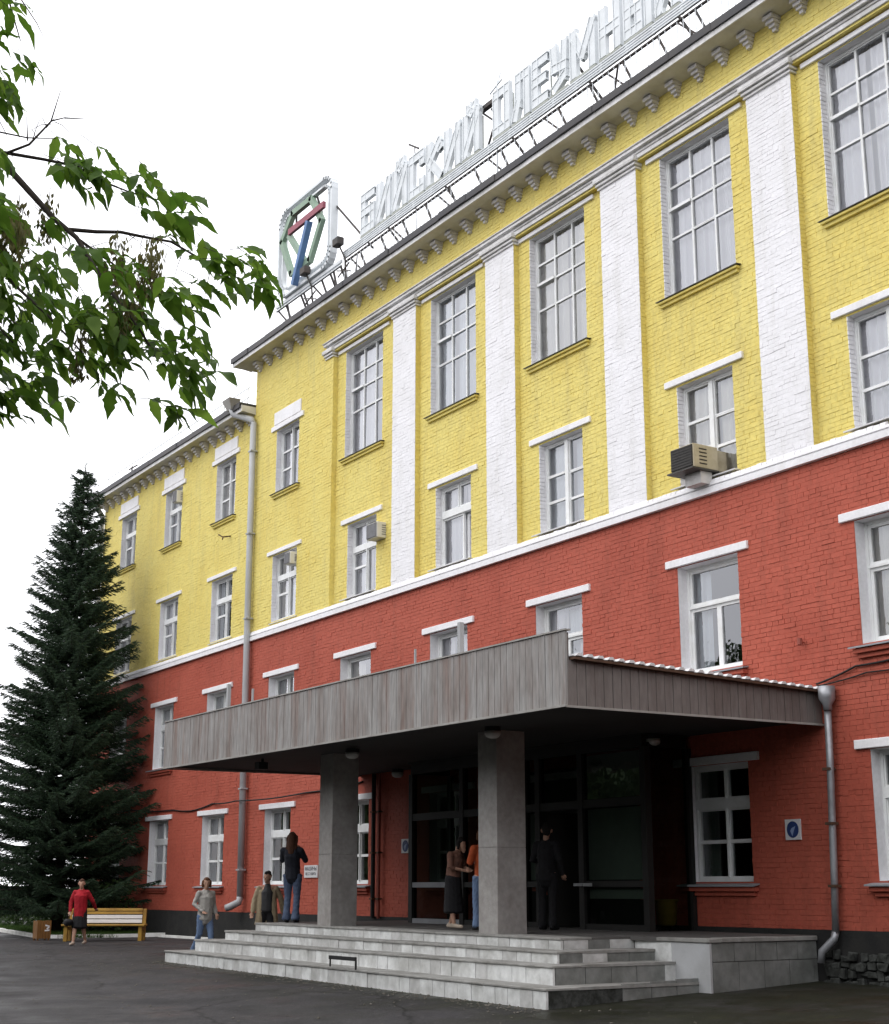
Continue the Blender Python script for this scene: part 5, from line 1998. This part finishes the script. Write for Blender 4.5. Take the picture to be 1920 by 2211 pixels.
for nm, (pts, r0, r1) in BR_.items():
    mb = MB()
    n = len(pts)
    vs_ = [bp(*p) + Vector((random.uniform(-.006, .006), random.uniform(-.006, .006), random.uniform(-.006, .006))) for p in pts]
    mb.tube(vs_, [r0 + (r1 - r0) * i / (n - 1) for i in range(n)], 6)
    mb.build('branch', M['bark'], mtree, smooth=True)

# fine bare twigs and leaf stalks
mb = MB()
for i in range(34):
    key = random.choice(['main', 'side', 'tw', 'up', 'mid', 'low'])
    pts = BR_[key][0]
    k = random.randrange(max(0, len(pts) - 5), len(pts) - 1)
    p = bp(*pts[k]).lerp(bp(*pts[k + 1]), random.random())
    v = RX * random.uniform(-.05, .12) + Vector((0, 0, random.uniform(-.16, .07))) + HX * random.uniform(-.08, .08)
    mb.tube([p, p + v * .5 + Vector((0, 0, .01)), p + v], [.0018, .0014, .0009], 4)
mb.build('twig', M['bark'], mtree)['kind'] = 'stuff'


def leaf_mesh(seed, mat):
    """One leaflet: pointed blade with a few coarse teeth, folded a little along the midrib, tip along +x."""
    r_ = random.Random(seed)
    half = [(0, 0), (.10, .10), (.24, .185 + r_.uniform(-.02, .03)), (.36, .20), (.44, .235 + r_.uniform(-.02, .03)), (.52, .185), (.64, .17 + r_.uniform(-.02, .02)), (.80, .085), (1.0, 0)]
    bend = r_.uniform(-.28, -.08)
    V, F = [], []

    def zc(x, y):
        return bend * x * x + .32 * abs(y) + .03 * math.sin(x * 9 + seed)
    mid = [(x, 0) for x, _ in half]
    up = half[1:-1]
    for x, y in mid: V.append((x, 0, zc(x, 0)))
    for x, y in up: V.append((x, y, zc(x, y)))
    lowr = [(x + r_.uniform(-.02, .02), -y * r_.uniform(.85, 1.1)) for x, y in up]
    for x, y in lowr: V.append((x, y, zc(x, y)))
    n, m = len(mid), len(up)
    for s, o in ((1, n), (-1, n + m)):
        F.append((0, 1, o) if s > 0 else (1, 0, o))
        for i in range(m - 1):
            q = (i + 1, i + 2, o + i + 1, o + i)
            F.append(q if s > 0 else tuple(reversed(q)))
        F.append((n - 2, n - 1, o + m - 1) if s > 0 else (n - 1, n - 2, o + m - 1))
    me = bpy.data.meshes.new('leaf')
    me.from_pydata(V, [], F)
    me.materials.append(mat)
    me.polygons.foreach_set('use_smooth', [True] * len(me.polygons))
    me.update()
    return me


LEAVES = [leaf_mesh(i, M['leaf'] if i % 3 else M['leafb']) for i in range(6)]
POLY = {'A': [(-1.83, 4.83), (-1.70, 4.83), (-1.60, 4.65), (-1.57, 4.50), (-1.56, 4.42), (-1.60, 4.33), (-1.66, 4.28), (-1.78, 4.26)],
        'B': [(-1.46, 4.12), (-1.34, 4.13), (-1.21, 4.06), (-1.10, 4.04), (-1.00, 4.0), (-.97, 3.92), (-.98, 3.84), (-1.08, 3.80), (-1.17, 3.90), (-1.31, 3.94), (-1.45, 3.99)],
        'C': [(-.95, 3.74), (-.80, 3.76), (-.71, 3.70), (-.64, 3.62), (-.62, 3.54), (-.68, 3.46), (-.81, 3.46), (-.92, 3.52)],
        'D': [(-1.80, 4.04), (-1.62, 4.02), (-1.50, 3.90), (-1.38, 3.76), (-1.26, 3.70), (-1.14, 3.73), (-1.00, 3.69), (-.95, 3.53), (-.88, 3.40), (-.85, 3.28), (-.84, 3.18), (-.91, 3.11), (-1.09, 3.15), (-1.24, 3.20), (-1.43, 3.19), (-1.52, 3.16), (-1.60, 3.10), (-1.80, 3.05)]}


def inside(p, poly):
    c = False
    j = len(poly) - 1
    for i in range(len(poly)):
        (xi, yi), (xj, yj) = poly[i], poly[j]
        if (yi > p[1]) != (yj > p[1]) and p[0] < (xj - xi) * (p[1] - yi) / (yj - yi) + xi:
            c = not c
        j = i
    return c


leaf_xf = []
stalk = MB()
for key, nn, dmin, dmax in (('A', 30, 4.7, 5.1), ('B', 27, 4.9, 5.25), ('C', 19, 4.9, 5.2), ('D', 235, 4.6, 5.4)):
    poly = POLY[key]
    xs_, zs_ = [p[0] for p in poly], [p[1] for p in poly]
    got = 0
    while got < nn:
        a, z = random.uniform(min(xs_), max(xs_)), random.uniform(min(zs_), max(zs_))
        if not inside((a, z), poly):
            continue
        if key == 'D' and z > 3.5 and a > -1.42 and random.random() < .68:
            continue          # the open gap round the fork
        got += 1
        c = bp(a, z, random.uniform(dmin, dmax))
        out_ = (RX * random.uniform(.1, 1.0) + HX * random.uniform(-.6, .6) + Vector((0, 0, random.uniform(-.7, .05)))).normalized()
        side = out_.cross(Vector((0, 0, 1))).normalized()
        rl = random.uniform(.05, .09)
        stalk.tube([c - out_ * rl, c, c + out_ * .03], [.0014, .0012, .001], 4)
        k = random.choice((3, 3, 5, 5, 4))
        for i in range(k):
            L_ = random.choice((.06, .075, .09, .10, .12)) * random.uniform(.85, 1.1) * (1.0 if i else 1.12)
            if i == 0:
                d, p = out_ + Vector((0, 0, -.3)), c + out_ * .03
            else:
                sg = 1 if i % 2 else -1
                p = c - out_ * (.0 if i < 3 else .045)
                d = out_ * random.uniform(.3, .7) + side * sg * random.uniform(.6, 1) + Vector((0, 0, random.uniform(-.75, -.05)))
            d.normalize()
            up = Vector((random.uniform(-.5, .5), random.uniform(-.5, .5), 1)).normalized()
            y = up.cross(d).normalized()
            zc = d.cross(y)
            R3 = Matrix((d, y, zc)).transposed()
            leaf_xf.append((p, R3, L_))
stalk.build('leaf_stalk', M['bark'], mtree)['kind'] = 'stuff'
order = sorted(range(len(leaf_xf)), key=lambda i: (leaf_xf[i][0] - EYE).length / leaf_xf[i][2])
random.shuffle(order)
NL = 295
troot = abs_loc(mtree)
sv, sf, sm = [], [], []
for j, i in enumerate(order):
    p, R3, L_ = leaf_xf[i]
    me = LEAVES[i % 6]
    if j < NL:
        o = bpy.data.objects.new('leaf', me)
        o.parent = mtree
        o.location = p - troot
        o.rotation_euler = R3.to_euler()
        o.scale = (L_, L_ * random.uniform(.65, .95), L_)
        col.objects.link(o)
    else:
        n0 = len(sv)
        sv.extend([tuple(p + R3 @ (v.co * L_)) for v in me.vertices])
        sf.extend([tuple(k + n0 for k in f.vertices) for f in me.polygons])
        sm.extend([0 if i % 3 else 1] * len(me.polygons))
me = bpy.data.meshes.new('foliage')
me.from_pydata(sv, [], sf)
me.materials.append(M['leaf'])
me.materials.append(M['leafb'])
me.polygons.foreach_set('material_index', sm)
me.polygons.foreach_set('use_smooth', [True] * len(sf))
me.update()
link('foliage', me, mtree)['kind'] = 'stuff'

# hanging bunches of winged seeds
for (a, z) in [(-1.10, 3.60), (-1.13, 3.50), (-1.07, 3.66), (-1.04, 3.56), (-1.57, 3.78), (-1.58, 3.67), (-1.19, 3.64), (-1.22, 3.56), (-1.49, 3.86), (-1.53, 3.64), (-1.15, 3.38), (-1.32, 3.30)]:
    top_ = bp(a, z + .08, random.uniform(4.85, 5.1))
    mb = MB()
    for s in range(110):
        p = top_ + Vector((random.gauss(0, .02), random.gauss(0, .02), -.19 * random.random()))
        d = Vector((random.uniform(-.5, .5), random.uniform(-.5, .5), -1)).normalized()
        L_ = random.uniform(.028, .04)
        s_ = d.cross(Vector((random.random(), random.random(), .2))).normalized() * .0085
        mb.add([p, p + d * L_ * .5 + s_, p + d * L_, p + d * L_ * .5 - s_ * .6], [(0, 1, 2, 3)])
    mb.tube([top_ + Vector((0, 0, .03)), top_ + Vector((0, 0, -.16))], [.0015, .001], 4)
    mb.build('seed_bunch', M['seed'], mtree)

# ------------------------------------------------------------------ people
def cloth(name, c, dark=None, sc=6.0):
    return mottled(name, c, dark or tuple(v * .6 for v in c), sc, .6, .85, .25, 40)


SKIN = mottled('skin', (0.46, 0.27, 0.19), (0.40, 0.21, 0.15), 14, .6, .55)


def capsules(chains):
    """chains: lists of (point, radius); each becomes a closed round-ended tube. Flattening comes from the optional third entry."""
    mb = MB()
    for ch in chains:
        pts = [Vector(c[0]) for c in ch]
        rs = [c[1] for c in ch]
        P, Rr_ = [], []
        d0 = (pts[0] - pts[1]).normalized()
        d1 = (pts[-1] - pts[-2]).normalized()
        e0, e1 = [min(1.0, .35 + .02 / r_) if r_ > .07 else 1.0 for r_ in (rs[0], rs[-1])]
        e0, e1 = (e0 * .6 if rs[0] > .09 else e0), (e1 * .45 if rs[-1] > .09 else e1)
        for f, s in ((1, .05), (.87, .5), (.5, .87)):
            P.append(pts[0] + d0 * rs[0] * f * e0); Rr_.append(rs[0] * s)
        for i in range(len(pts)):
            P.append(pts[i]); Rr_.append(rs[i])
        for f, s in ((.5, .87), (.87, .5), (1, .05)):
            P.append(pts[-1] + d1 * rs[-1] * f * e1); Rr_.append(rs[-1] * s)
        mb.tube(P, Rr_, 10)
    return mb


def merged(name, chains, mat, parent, xf, voxel=.012, flat=None, smooth=4, wrinkle=0.0):
    mb = capsules(chains)
    me = mb.mesh(name, mat)
    if flat:
        for v in me.vertices:
            pass
    tmp = bpy.data.objects.new('tmp', me)
    col.objects.link(tmp)
    r = tmp.modifiers.new('r', 'REMESH')
    r.mode = 'VOXEL'
    r.voxel_size = voxel
    s = tmp.modifiers.new('s', 'SMOOTH')
    s.factor = .5
    s.iterations = smooth
    bpy.context.view_layer.update()
    me2 = bpy.data.meshes.new_from_object(tmp.evaluated_get(bpy.context.evaluated_depsgraph_get()))
    bpy.data.objects.remove(tmp)
    me2.name = name
    if wrinkle:
        me2.update()
        co = np.zeros(len(me2.vertices) * 3)
        me2.vertices.foreach_get('co', co)
        co = co.reshape(-1, 3)
        no = np.zeros(len(me2.vertices) * 3)
        me2.vertices.foreach_get('normal', no)
        no = no.reshape(-1, 3)
        f = np.sin(co[:, 2] * 55 + 4 * np.sin(co[:, 0] * 21) + 3 * np.sin(co[:, 1] * 17)) * np.sin(co[:, 2] * 19 + co[:, 0] * 30)
        me2.vertices.foreach_set('co', (co + no * (f * wrinkle)[:, None]).ravel())
    me2.materials.clear()
    me2.materials.append(mat)
    me2.polygons.foreach_set('use_smooth', [True] * len(me2.polygons))
    me2.transform(xf)
    me2.update()
    return link(name, me2, parent)


def hand_chains(wr, d, up, curl=.35, s=1.0):
    d = d.normalized()
    side = d.cross(up).normalized()
    palm0, palm1 = wr, wr + d * .085 * s
    out = [[(palm0, .024 * s), (wr + d * .045 * s, .031 * s), (palm1, .029 * s)]]
    for i, (o_, ln) in enumerate(((-.030, .070), (-.010, .080), (.010, .075), (.029, .058))):
        b = palm1 + side * o_ * s
        k1 = b + (d * math.cos(curl) - up * math.sin(curl)) * ln * .55 * s
        k2 = k1 + (d * math.cos(curl * 2.2) - up * math.sin(curl * 2.2)) * ln * .5 * s
        out.append([(b - d * .02, .0115 * s), (k1, .0105 * s), (k2, .0092 * s)])
    tb_ = wr + d * .03 * s - side * .022 * s
    out.append([(tb_, .013 * s), (tb_ - side * .03 * s + d * .022 * s, .0115 * s), (tb_ - side * .035 * s + d * .052 * s, .010 * s)])
    return out


def person(loc, heading, H, label, J, clothes, hair, shoes, group=None, skin_limbs=()):
    """J: joint positions for a 1.75 m figure facing +y (x to its right). Returns the thing."""
    t = empty('person', loc, label, 'person', group)
    s = H / 1.75
    xf = Matrix.Translation(Vector(loc)) @ Matrix.Rotation(heading, 4, 'Z') @ Matrix.Scale(s, 4)
    j = {k: Vector(v) for k, v in J.items()}
    hd = j['head']
    face = j.get('face', Vector((0, 1, 0))).normalized()
    fs = face.cross(Vector((0, 0, 1))).normalized()
    U = Vector((0, 0, 1))
    body = [
        [(j['pelvis'], .125), (j['waist'], .115), (j['chest'], .135), (j['neck'] - U * .05, .075)],
        [(j['pelvis'] + Vector((-.07, 0, -.02)), .10), (j['pelvis'] + Vector((.07, 0, -.02)), .10)],
        [(j['chest'] + Vector((-.09, 0, .02)), .10), (j['chest'] + Vector((.09, 0, .02)), .10)],
        [(j['neck'] - U * .04, .058), (j['neck'] + U * .06, .052), (hd - U * .06, .05)],
        [(hd - U * .065 + face * .035, .048), (hd - U * .03 + face * .025, .066), (hd + U * .03 - face * .01, .086), (hd + U * .055 - face * .015, .075)],
        [(hd + face * .085 - U * .005, .010), (hd + face * .103 - U * .030, .013)],
        [(hd + face * .078 - U * .062 - fs * .02, .009), (hd + face * .084 - U * .062, .010), (hd + face * .078 - U * .062 + fs * .02, .009)],
        [(hd + face * .05 - U * .10, .026), (hd + face * .062 - U * .092, .024)],
    ]
    for sg in (-1, 1):
        body.append([(hd + fs * sg * .085 - U * .03 - face * .012, .012), (hd + fs * sg * .09 + U * .012 - face * .015, .015)])
    for sd in ('l', 'r'):
        body.append([(j['sh' + sd], .062), (j['el' + sd], .043), (j['wr' + sd], .029)])
        body.append([(j['neck'] + (j['sh' + sd] - j['neck']) * .25 - U * .05, .052), (j['sh' + sd], .056)])
        dv = (j['wr' + sd] - j['el' + sd]).normalized()
        upv = dv.cross(Vector((1, 0, 0)) if sd == 'l' else Vector((-1, 0, 0)))
        upv = upv.normalized() if upv.length > .1 else Vector((0, 1, 0))
        body += hand_chains(j['wr' + sd], dv, -upv, .4)
        body.append([(j['hp' + sd], .09), (j['hp' + sd].lerp(j['kn' + sd], .5), .078), (j['kn' + sd], .056)])
        body.append([(j['kn' + sd], .056), (j['kn' + sd].lerp(j['an' + sd], .35), .058), (j['an' + sd], .037)])
        body.append([(j['an' + sd], .037), (j['an' + sd] - U * .05, .036), (j['to' + sd], .03)])
    merged('body', body, SKIN, t, xf, .010, smooth=2)
    for nm, mat, chains, wr_ in clothes:
        merged(nm, chains(j), mat, t, xf, .012, smooth=5, wrinkle=wr_)
    if hair:
        mat, chains = hair
        merged('hair', chains(j, face, fs), mat, t, xf, .011, smooth=3, wrinkle=.004)
    if shoes:
        for sd in ('l', 'r'):
            a, b = j['an' + sd], j['to' + sd]
            f = (b - a)
            f.z = 0
            f.normalize()
            fl = b.z
            merged('shoe', [[(Vector((a.x, a.y, fl)) - f * .045 + U * .012, .040), (Vector((a.x, a.y, fl)) + f * .06 + U * .008, .042), (b + f * .03, .036)],
                            [(Vector((a.x, a.y, fl)) - U * .0 + U * .035 - f * .02, .045), (Vector((a.x, a.y, fl)) + U * .02 + f * .03, .042)]], shoes, t, xf, .010, smooth=3)
    for sg in (-1, 1):
        mb = MB()
        c = xf @ (hd + face * .076 + fs * sg * .032 + U * .008)
        mb.lathe(c - Vector((0, 0, .008)), [(.004, 0), (.009, .004), (.009, .010), (.004, .014)], 8)
        mb.build('eye', M['black'], t)
    return t


def stand(**kw):
    J = dict(pelvis=(0, 0, .93), waist=(0, .01, 1.08), chest=(0, .01, 1.30), neck=(0, 0, 1.47), head=(0, .03, 1.62), face=(0, 1, -.05),
             shl=(-.175, 0, 1.385), shr=(.175, 0, 1.385), ell=(-.25, -.03, 1.14), elr=(.25, -.03, 1.14), wrl=(-.25, .06, .90), wrr=(.25, .06, .90),
             hpl=(-.09, 0, .90), hpr=(.09, 0, .90), knl=(-.10, .02, .50), knr=(.10, .02, .50), anl=(-.10, -.02, .09), anr=(.10, -.02, .09),
             tol=(-.11, .13, .035), tor=(.11, .13, .035))
    J.update(kw)
    return J


def jacket(hem=.78, rr=.165, sleeve=1.0, open_=False):
    def f(j):
        out = [[(j['pelvis'] + Vector((0, 0, hem - .93)), rr), (j['waist'], rr - .008), (j['chest'], rr + .004), (j['neck'] - Vector((0, 0, .05)), .09)],
               [(j['chest'] + Vector((-.10, 0, .03)), .115), (j['chest'] + Vector((.10, 0, .03)), .115)],
               [(j['pelvis'] + Vector((-.07, 0, hem - .93)), rr - .03), (j['pelvis'] + Vector((.07, 0, hem - .93)), rr - .03)],
               [(j['neck'] - Vector((.045, -.0, .03)), .05), (j['neck'] + Vector((.045, 0, -.03)), .05)]]
        for sd in ('l', 'r'):
            w_ = j['el' + sd].lerp(j['wr' + sd], sleeve)
            out.append([(j['sh' + sd], .070), (j['el' + sd], .060), (w_, .047)])
            out.append([(j['neck'] + (j['sh' + sd] - j['neck']) * .25 - Vector((0, 0, .05)), .062), (j['sh' + sd], .068)])
        return out
    return f


def trousers(flare=.06):
    def f(j):
        out = [[(j['pelvis'] + Vector((0, 0, .06)), .135), (j['pelvis'], .138)],
               [(j['pelvis'] + Vector((-.075, 0, -.02)), .112), (j['pelvis'] + Vector((.075, 0, -.02)), .112)]]
        for sd in ('l', 'r'):
            out.append([(j['hp' + sd], .108), (j['hp' + sd].lerp(j['kn' + sd], .5), .09), (j['kn' + sd], .070), (j['an' + sd].lerp(j['kn' + sd], .4), .066), (j['an' + sd] - Vector((0, 0, .01)), flare)])
        return out
    return f


def skirt(hem=.32, r1=.20):
    def f(j):
        p = j['pelvis']
        c = (j['knl'] + j['knr']) / 2
        c.z = hem + .1
        return [[(p + Vector((0, 0, .10)), .13), (p, .155), (p.lerp(c, .5), .175), (c, r1)],
                [(p + Vector((-.07, 0, 0)), .115), (c + Vector((-.08, 0, 0)), r1 - .06)], [(p + Vector((.07, 0, 0)), .115), (c + Vector((.08, 0, 0)), r1 - .06)]]
    return f


def short_hair(j, face, fs):
    h = j['head']
    U = Vector((0, 0, 1))
    return [[(h + U * .035 - face * .022, .093), (h + U * .065 - face * .015, .082)], [(h + U * .075 + face * .02, .055), (h + U * .06 - face * .05, .075)],
            [(h - U * .03 - face * .045, .068), (h + U * .03 - face * .04, .085)]]


def bob_hair(j, face, fs):
    h = j['head']
    U = Vector((0, 0, 1))
    return short_hair(j, face, fs) + [[(h + fs * s * .075 + U * .03 - face * .02, .04), (h + fs * s * .085 - U * .07 - face * .03, .035)] for s in (-1, 1)] + [[(h - face * .06 + U * .02, .07), (h - face * .07 - U * .09, .055)]]


def long_hair(j, face, fs):
    h = j['head']
    U = Vector((0, 0, 1))
    return bob_hair(j, face, fs) + [[(h - face * .06, .075), (h - face * .085 - U * .16, .085), (h - face * .10 - U * .30, .075), (h - face * .11 - U * .40, .045)],
                                    [(h + fs * .06 - face * .05 - U * .08, .05), (h + fs * .08 - face * .08 - U * .28, .045)], [(h - fs * .06 - face * .05 - U * .08, .05), (h - fs * .08 - face * .08 - U * .28, .045)]]


RED_ = cloth('red_jacket', (0.36, 0.012, 0.022))
BLK_ = cloth('black_cloth', (0.014, 0.014, 0.016))
JEAN = cloth('blue_denim', (0.15, 0.22, 0.36))
JEAN2 = cloth('dark_denim', (0.07, 0.095, 0.16), (0.14, 0.18, 0.26))
CREAM = cloth('pale_grey_jacket', (0.42, 0.40, 0.37))
BEIGE = cloth('beige_coat', (0.40, 0.32, 0.21))
NAVY = cloth('dark_jacket', (0.022, 0.024, 0.034))
GREY_ = cloth('charcoal_shirt', (0.055, 0.055, 0.058))
ORANGE = cloth('orange_top', (0.40, 0.075, 0.022))
STRIPE = cloth('brown_blouse', (0.20, 0.10, 0.07), (0.03, 0.025, 0.025), 12)
TAN = cloth('pale_shoes', (0.50, 0.42, 0.34))
HB = cloth('brown_hair', (0.075, 0.032, 0.018))
HBK = cloth('black_hair', (0.012, 0.010, 0.009))
HR = cloth('auburn_hair', (0.11, 0.045, 0.02))
view = math.atan2(-.537, .844)


def toward(dx, dy):
    return math.atan2(-dx, dy)


# woman in red, walking to the right towards the camera side
person((-37.6, 12.98, ground_z(-37.6, 12.98) + .005), toward(.75, -.55), 1.62, 'woman in a bright red jacket and black skirt walking past the bench', stand(
    face=(-.1, 1, -.1), ell=(-.30, -.10, 1.15), wrl=(-.33, -.26, .98), elr=(.27, .02, 1.13), wrr=(.25, .10, .90),
    knl=(-.09, -.02, .50), anl=(-.10, -.24, .13), tol=(-.10, -.11, .05), knr=(.09, .10, .50), anr=(.10, .18, .09), tor=(.11, .33, .035)),
    [('jacket', RED_, jacket(.72, .185), .004), ('skirt', BLK_, skirt(.36, .20), .003)], (HB, short_hair), TAN)
bag = empty('handbag', (-37.6, 12.7, .5), 'small dark handbag held by the woman in red', 'bag')
pc = Matrix.Translation((-37.6, 12.98, ground_z(-37.6, 12.98))) @ Matrix.Rotation(toward(.75, -.55), 4, 'Z') @ Matrix.Scale(1.62 / 1.75, 4)
mb = MB()
c = pc @ Vector((.27, .16, .60))
mb.tube([c + Vector((-.13, 0, -.02)), c + Vector((-.12, 0, 0)), c + Vector((.12, 0, 0)), c + Vector((.13, 0, -.02))], [.05, .09, .09, .05], 10)
mb.build('bag_body', BLK_, bag, smooth=True)
mb = MB()
mb.tube([c + Vector((-.09, 0, .06)), c + Vector((-.05, 0, .19)), c + Vector((.05, 0, .19)), c + Vector((.09, 0, .06))], .009, 6)
mb.build('strap', BLK_, bag)
# woman in pale jacket and jeans behind the low left steps
person((-30.75, 13.40, ground_z(-30.75, 13.4) + .0), toward(.95, .1), 1.66, 'person in a pale grey jacket and light blue jeans left of the steps', stand(
    face=(.45, 1, -.05), elr=(.26, -.05, 1.15), wrr=(.16, .16, 1.0), ell=(-.25, -.06, 1.13), wrl=(-.22, .12, .95),
    knl=(-.09, .14, .50), anl=(-.10, .16, .09), tol=(-.11, .31, .035), knr=(.09, -.06, .50), anr=(.10, -.30, .14), tor=(.10, -.18, .06)),
    [('jacket', CREAM, jacket(.82, .18), .004), ('trousers', JEAN, trousers(.075), .004)], (HR, bob_hair), BLK_)
# man in beige coat behind the platform
person((-30.0, 14.52, ground_z(-30.0, 14.52)), toward(.85, -.5), 1.77, 'dark haired man in an open beige coat and dark shirt behind the steps', stand(
    face=(.5, 1, -.12), head=(.01, .06, 1.62), ell=(-.29, -.10, 1.15), wrl=(-.33, -.16, .90), elr=(.27, .0, 1.14), wrr=(.30, .06, .90),
    knl=(-.09, .10, .50), anl=(-.10, .10, .09), tol=(-.11, .25, .035), knr=(.09, -.02, .50), anr=(.10, -.14, .10), tor=(.10, 0, .035)),
    [('coat', BEIGE, lambda j: [c_ for c_ in [
        [(j['chest'] + Vector((-.10, .0, .03)), .10), (j['waist'] + Vector((-.11, .01, 0)), .10), (j['pelvis'] + Vector((-.13, .01, -.05)), .10), (j['pelvis'] + Vector((-.15, -.0, -.30)), .10)],
        [(j['chest'] + Vector((.10, .0, .03)), .10), (j['waist'] + Vector((.12, .01, 0)), .095), (j['pelvis'] + Vector((.14, .01, -.05)), .095), (j['pelvis'] + Vector((.16, -.0, -.30)), .10)],
        [(j['neck'] + Vector((0, -.05, -.04)), .08), (j['chest'] + Vector((0, -.07, 0)), .13), (j['pelvis'] + Vector((0, -.08, 0)), .13), (j['pelvis'] + Vector((0, -.08, -.30)), .13)]]]
        + [[(j['sh' + sd], .072), (j['el' + sd], .066), (j['wr' + sd] + (j['el' + sd] - j['wr' + sd]) * .05, .055)] for sd in 'lr'], .004),
     ('shirt', GREY_, lambda j: [[(j['pelvis'] + Vector((0, .03, 0)), .145), (j['waist'] + Vector((0, .03, 0)), .14), (j['chest'] + Vector((0, .03, 0)), .145), (j['neck'] + Vector((0, .01, -.04)), .07)]], .003),
     ('trousers', BLK_, trousers(.07), .003)], (HBK, short_hair), BLK_)
# long haired person at the platform edge, hands raised to the face
person((-27.85, 14.02, .745), toward(-.55, .45), 1.80, 'long haired person in dark jacket and worn jeans at the left platform edge', stand(
    pelvis=(0, .06, .95), waist=(0, .03, 1.09), chest=(0, -.05, 1.31), neck=(0, -.06, 1.48), head=(0, -.02, 1.62), face=(0, 1, -.15),
    shl=(-.175, -.05, 1.39), shr=(.175, -.05, 1.39), ell=(-.24, .14, 1.20), elr=(.24, .14, 1.20), wrl=(-.10, .26, 1.38), wrr=(.12, .24, 1.36),
    hpl=(-.09, .06, .92), hpr=(.09, .06, .92), knl=(-.10, .12, .50), knr=(.10, .04, .50), anl=(-.11, .06, .09), anr=(.10, -.06, .09), tol=(-.12, .21, .035), tor=(.11, .09, .035)),
    [('jacket', NAVY, jacket(.84, .16, .95), .004), ('trousers', JEAN2, trousers(.09), .004)], (HB, long_hair), BLK_)
# woman in long black skirt, bending her head
person((-22.30, 14.36, .748), toward(.9, .35), 1.60, 'woman in long black skirt and pale shoes left of the front right column', stand(
    waist=(0, .02, 1.08), chest=(0, .07, 1.28), neck=(0, .12, 1.43), head=(0, .21, 1.54), face=(0, .8, -.6),
    shl=(-.165, .06, 1.35), shr=(.165, .06, 1.35), ell=(-.23, .10, 1.12), elr=(.23, .10, 1.12), wrl=(-.05, .30, 1.10), wrr=(.06, .32, 1.06),
    anl=(-.11, -.14, .09), tol=(-.13, .01, .035), anr=(.11, .10, .09), tor=(.12, .26, .035)),
    [('blouse', STRIPE, jacket(.90, .15, .25), .003), ('skirt', BLK_, skirt(.20, .20), .004)], (HBK, bob_hair), TAN)
person((-21.07, 14.16, .745), toward(-.9, .1), 1.66, 'person in an orange top and blue jeans mostly hidden behind the front right column', stand(
    face=(0, 1, -.2), wrl=(-.12, .25, 1.15), wrr=(.12, .27, 1.12), ell=(-.24, .04, 1.14), elr=(.24, .04, 1.14), knl=(-.10, .06, .50), anl=(-.11, .02, .09)),
    [('top', ORANGE, jacket(.90, .15, .5), .003), ('trousers', JEAN, trousers(.085), .004)], (HR, bob_hair), BLK_)
person((-20.75, 15.25, .742), toward(-.5, .9), 1.76, 'figure all in black standing in the dark just right of the front right column', stand(
    face=(-.3, 1, -.1), wrl=(-.12, .22, 1.10), wrr=(.25, .08, .92)),
    [('jacket', BLK_, jacket(.80, .165), .003), ('trousers', BLK_, trousers(.075), .003)], (HBK, short_hair), BLK_)

bpy.context.view_layer.update()
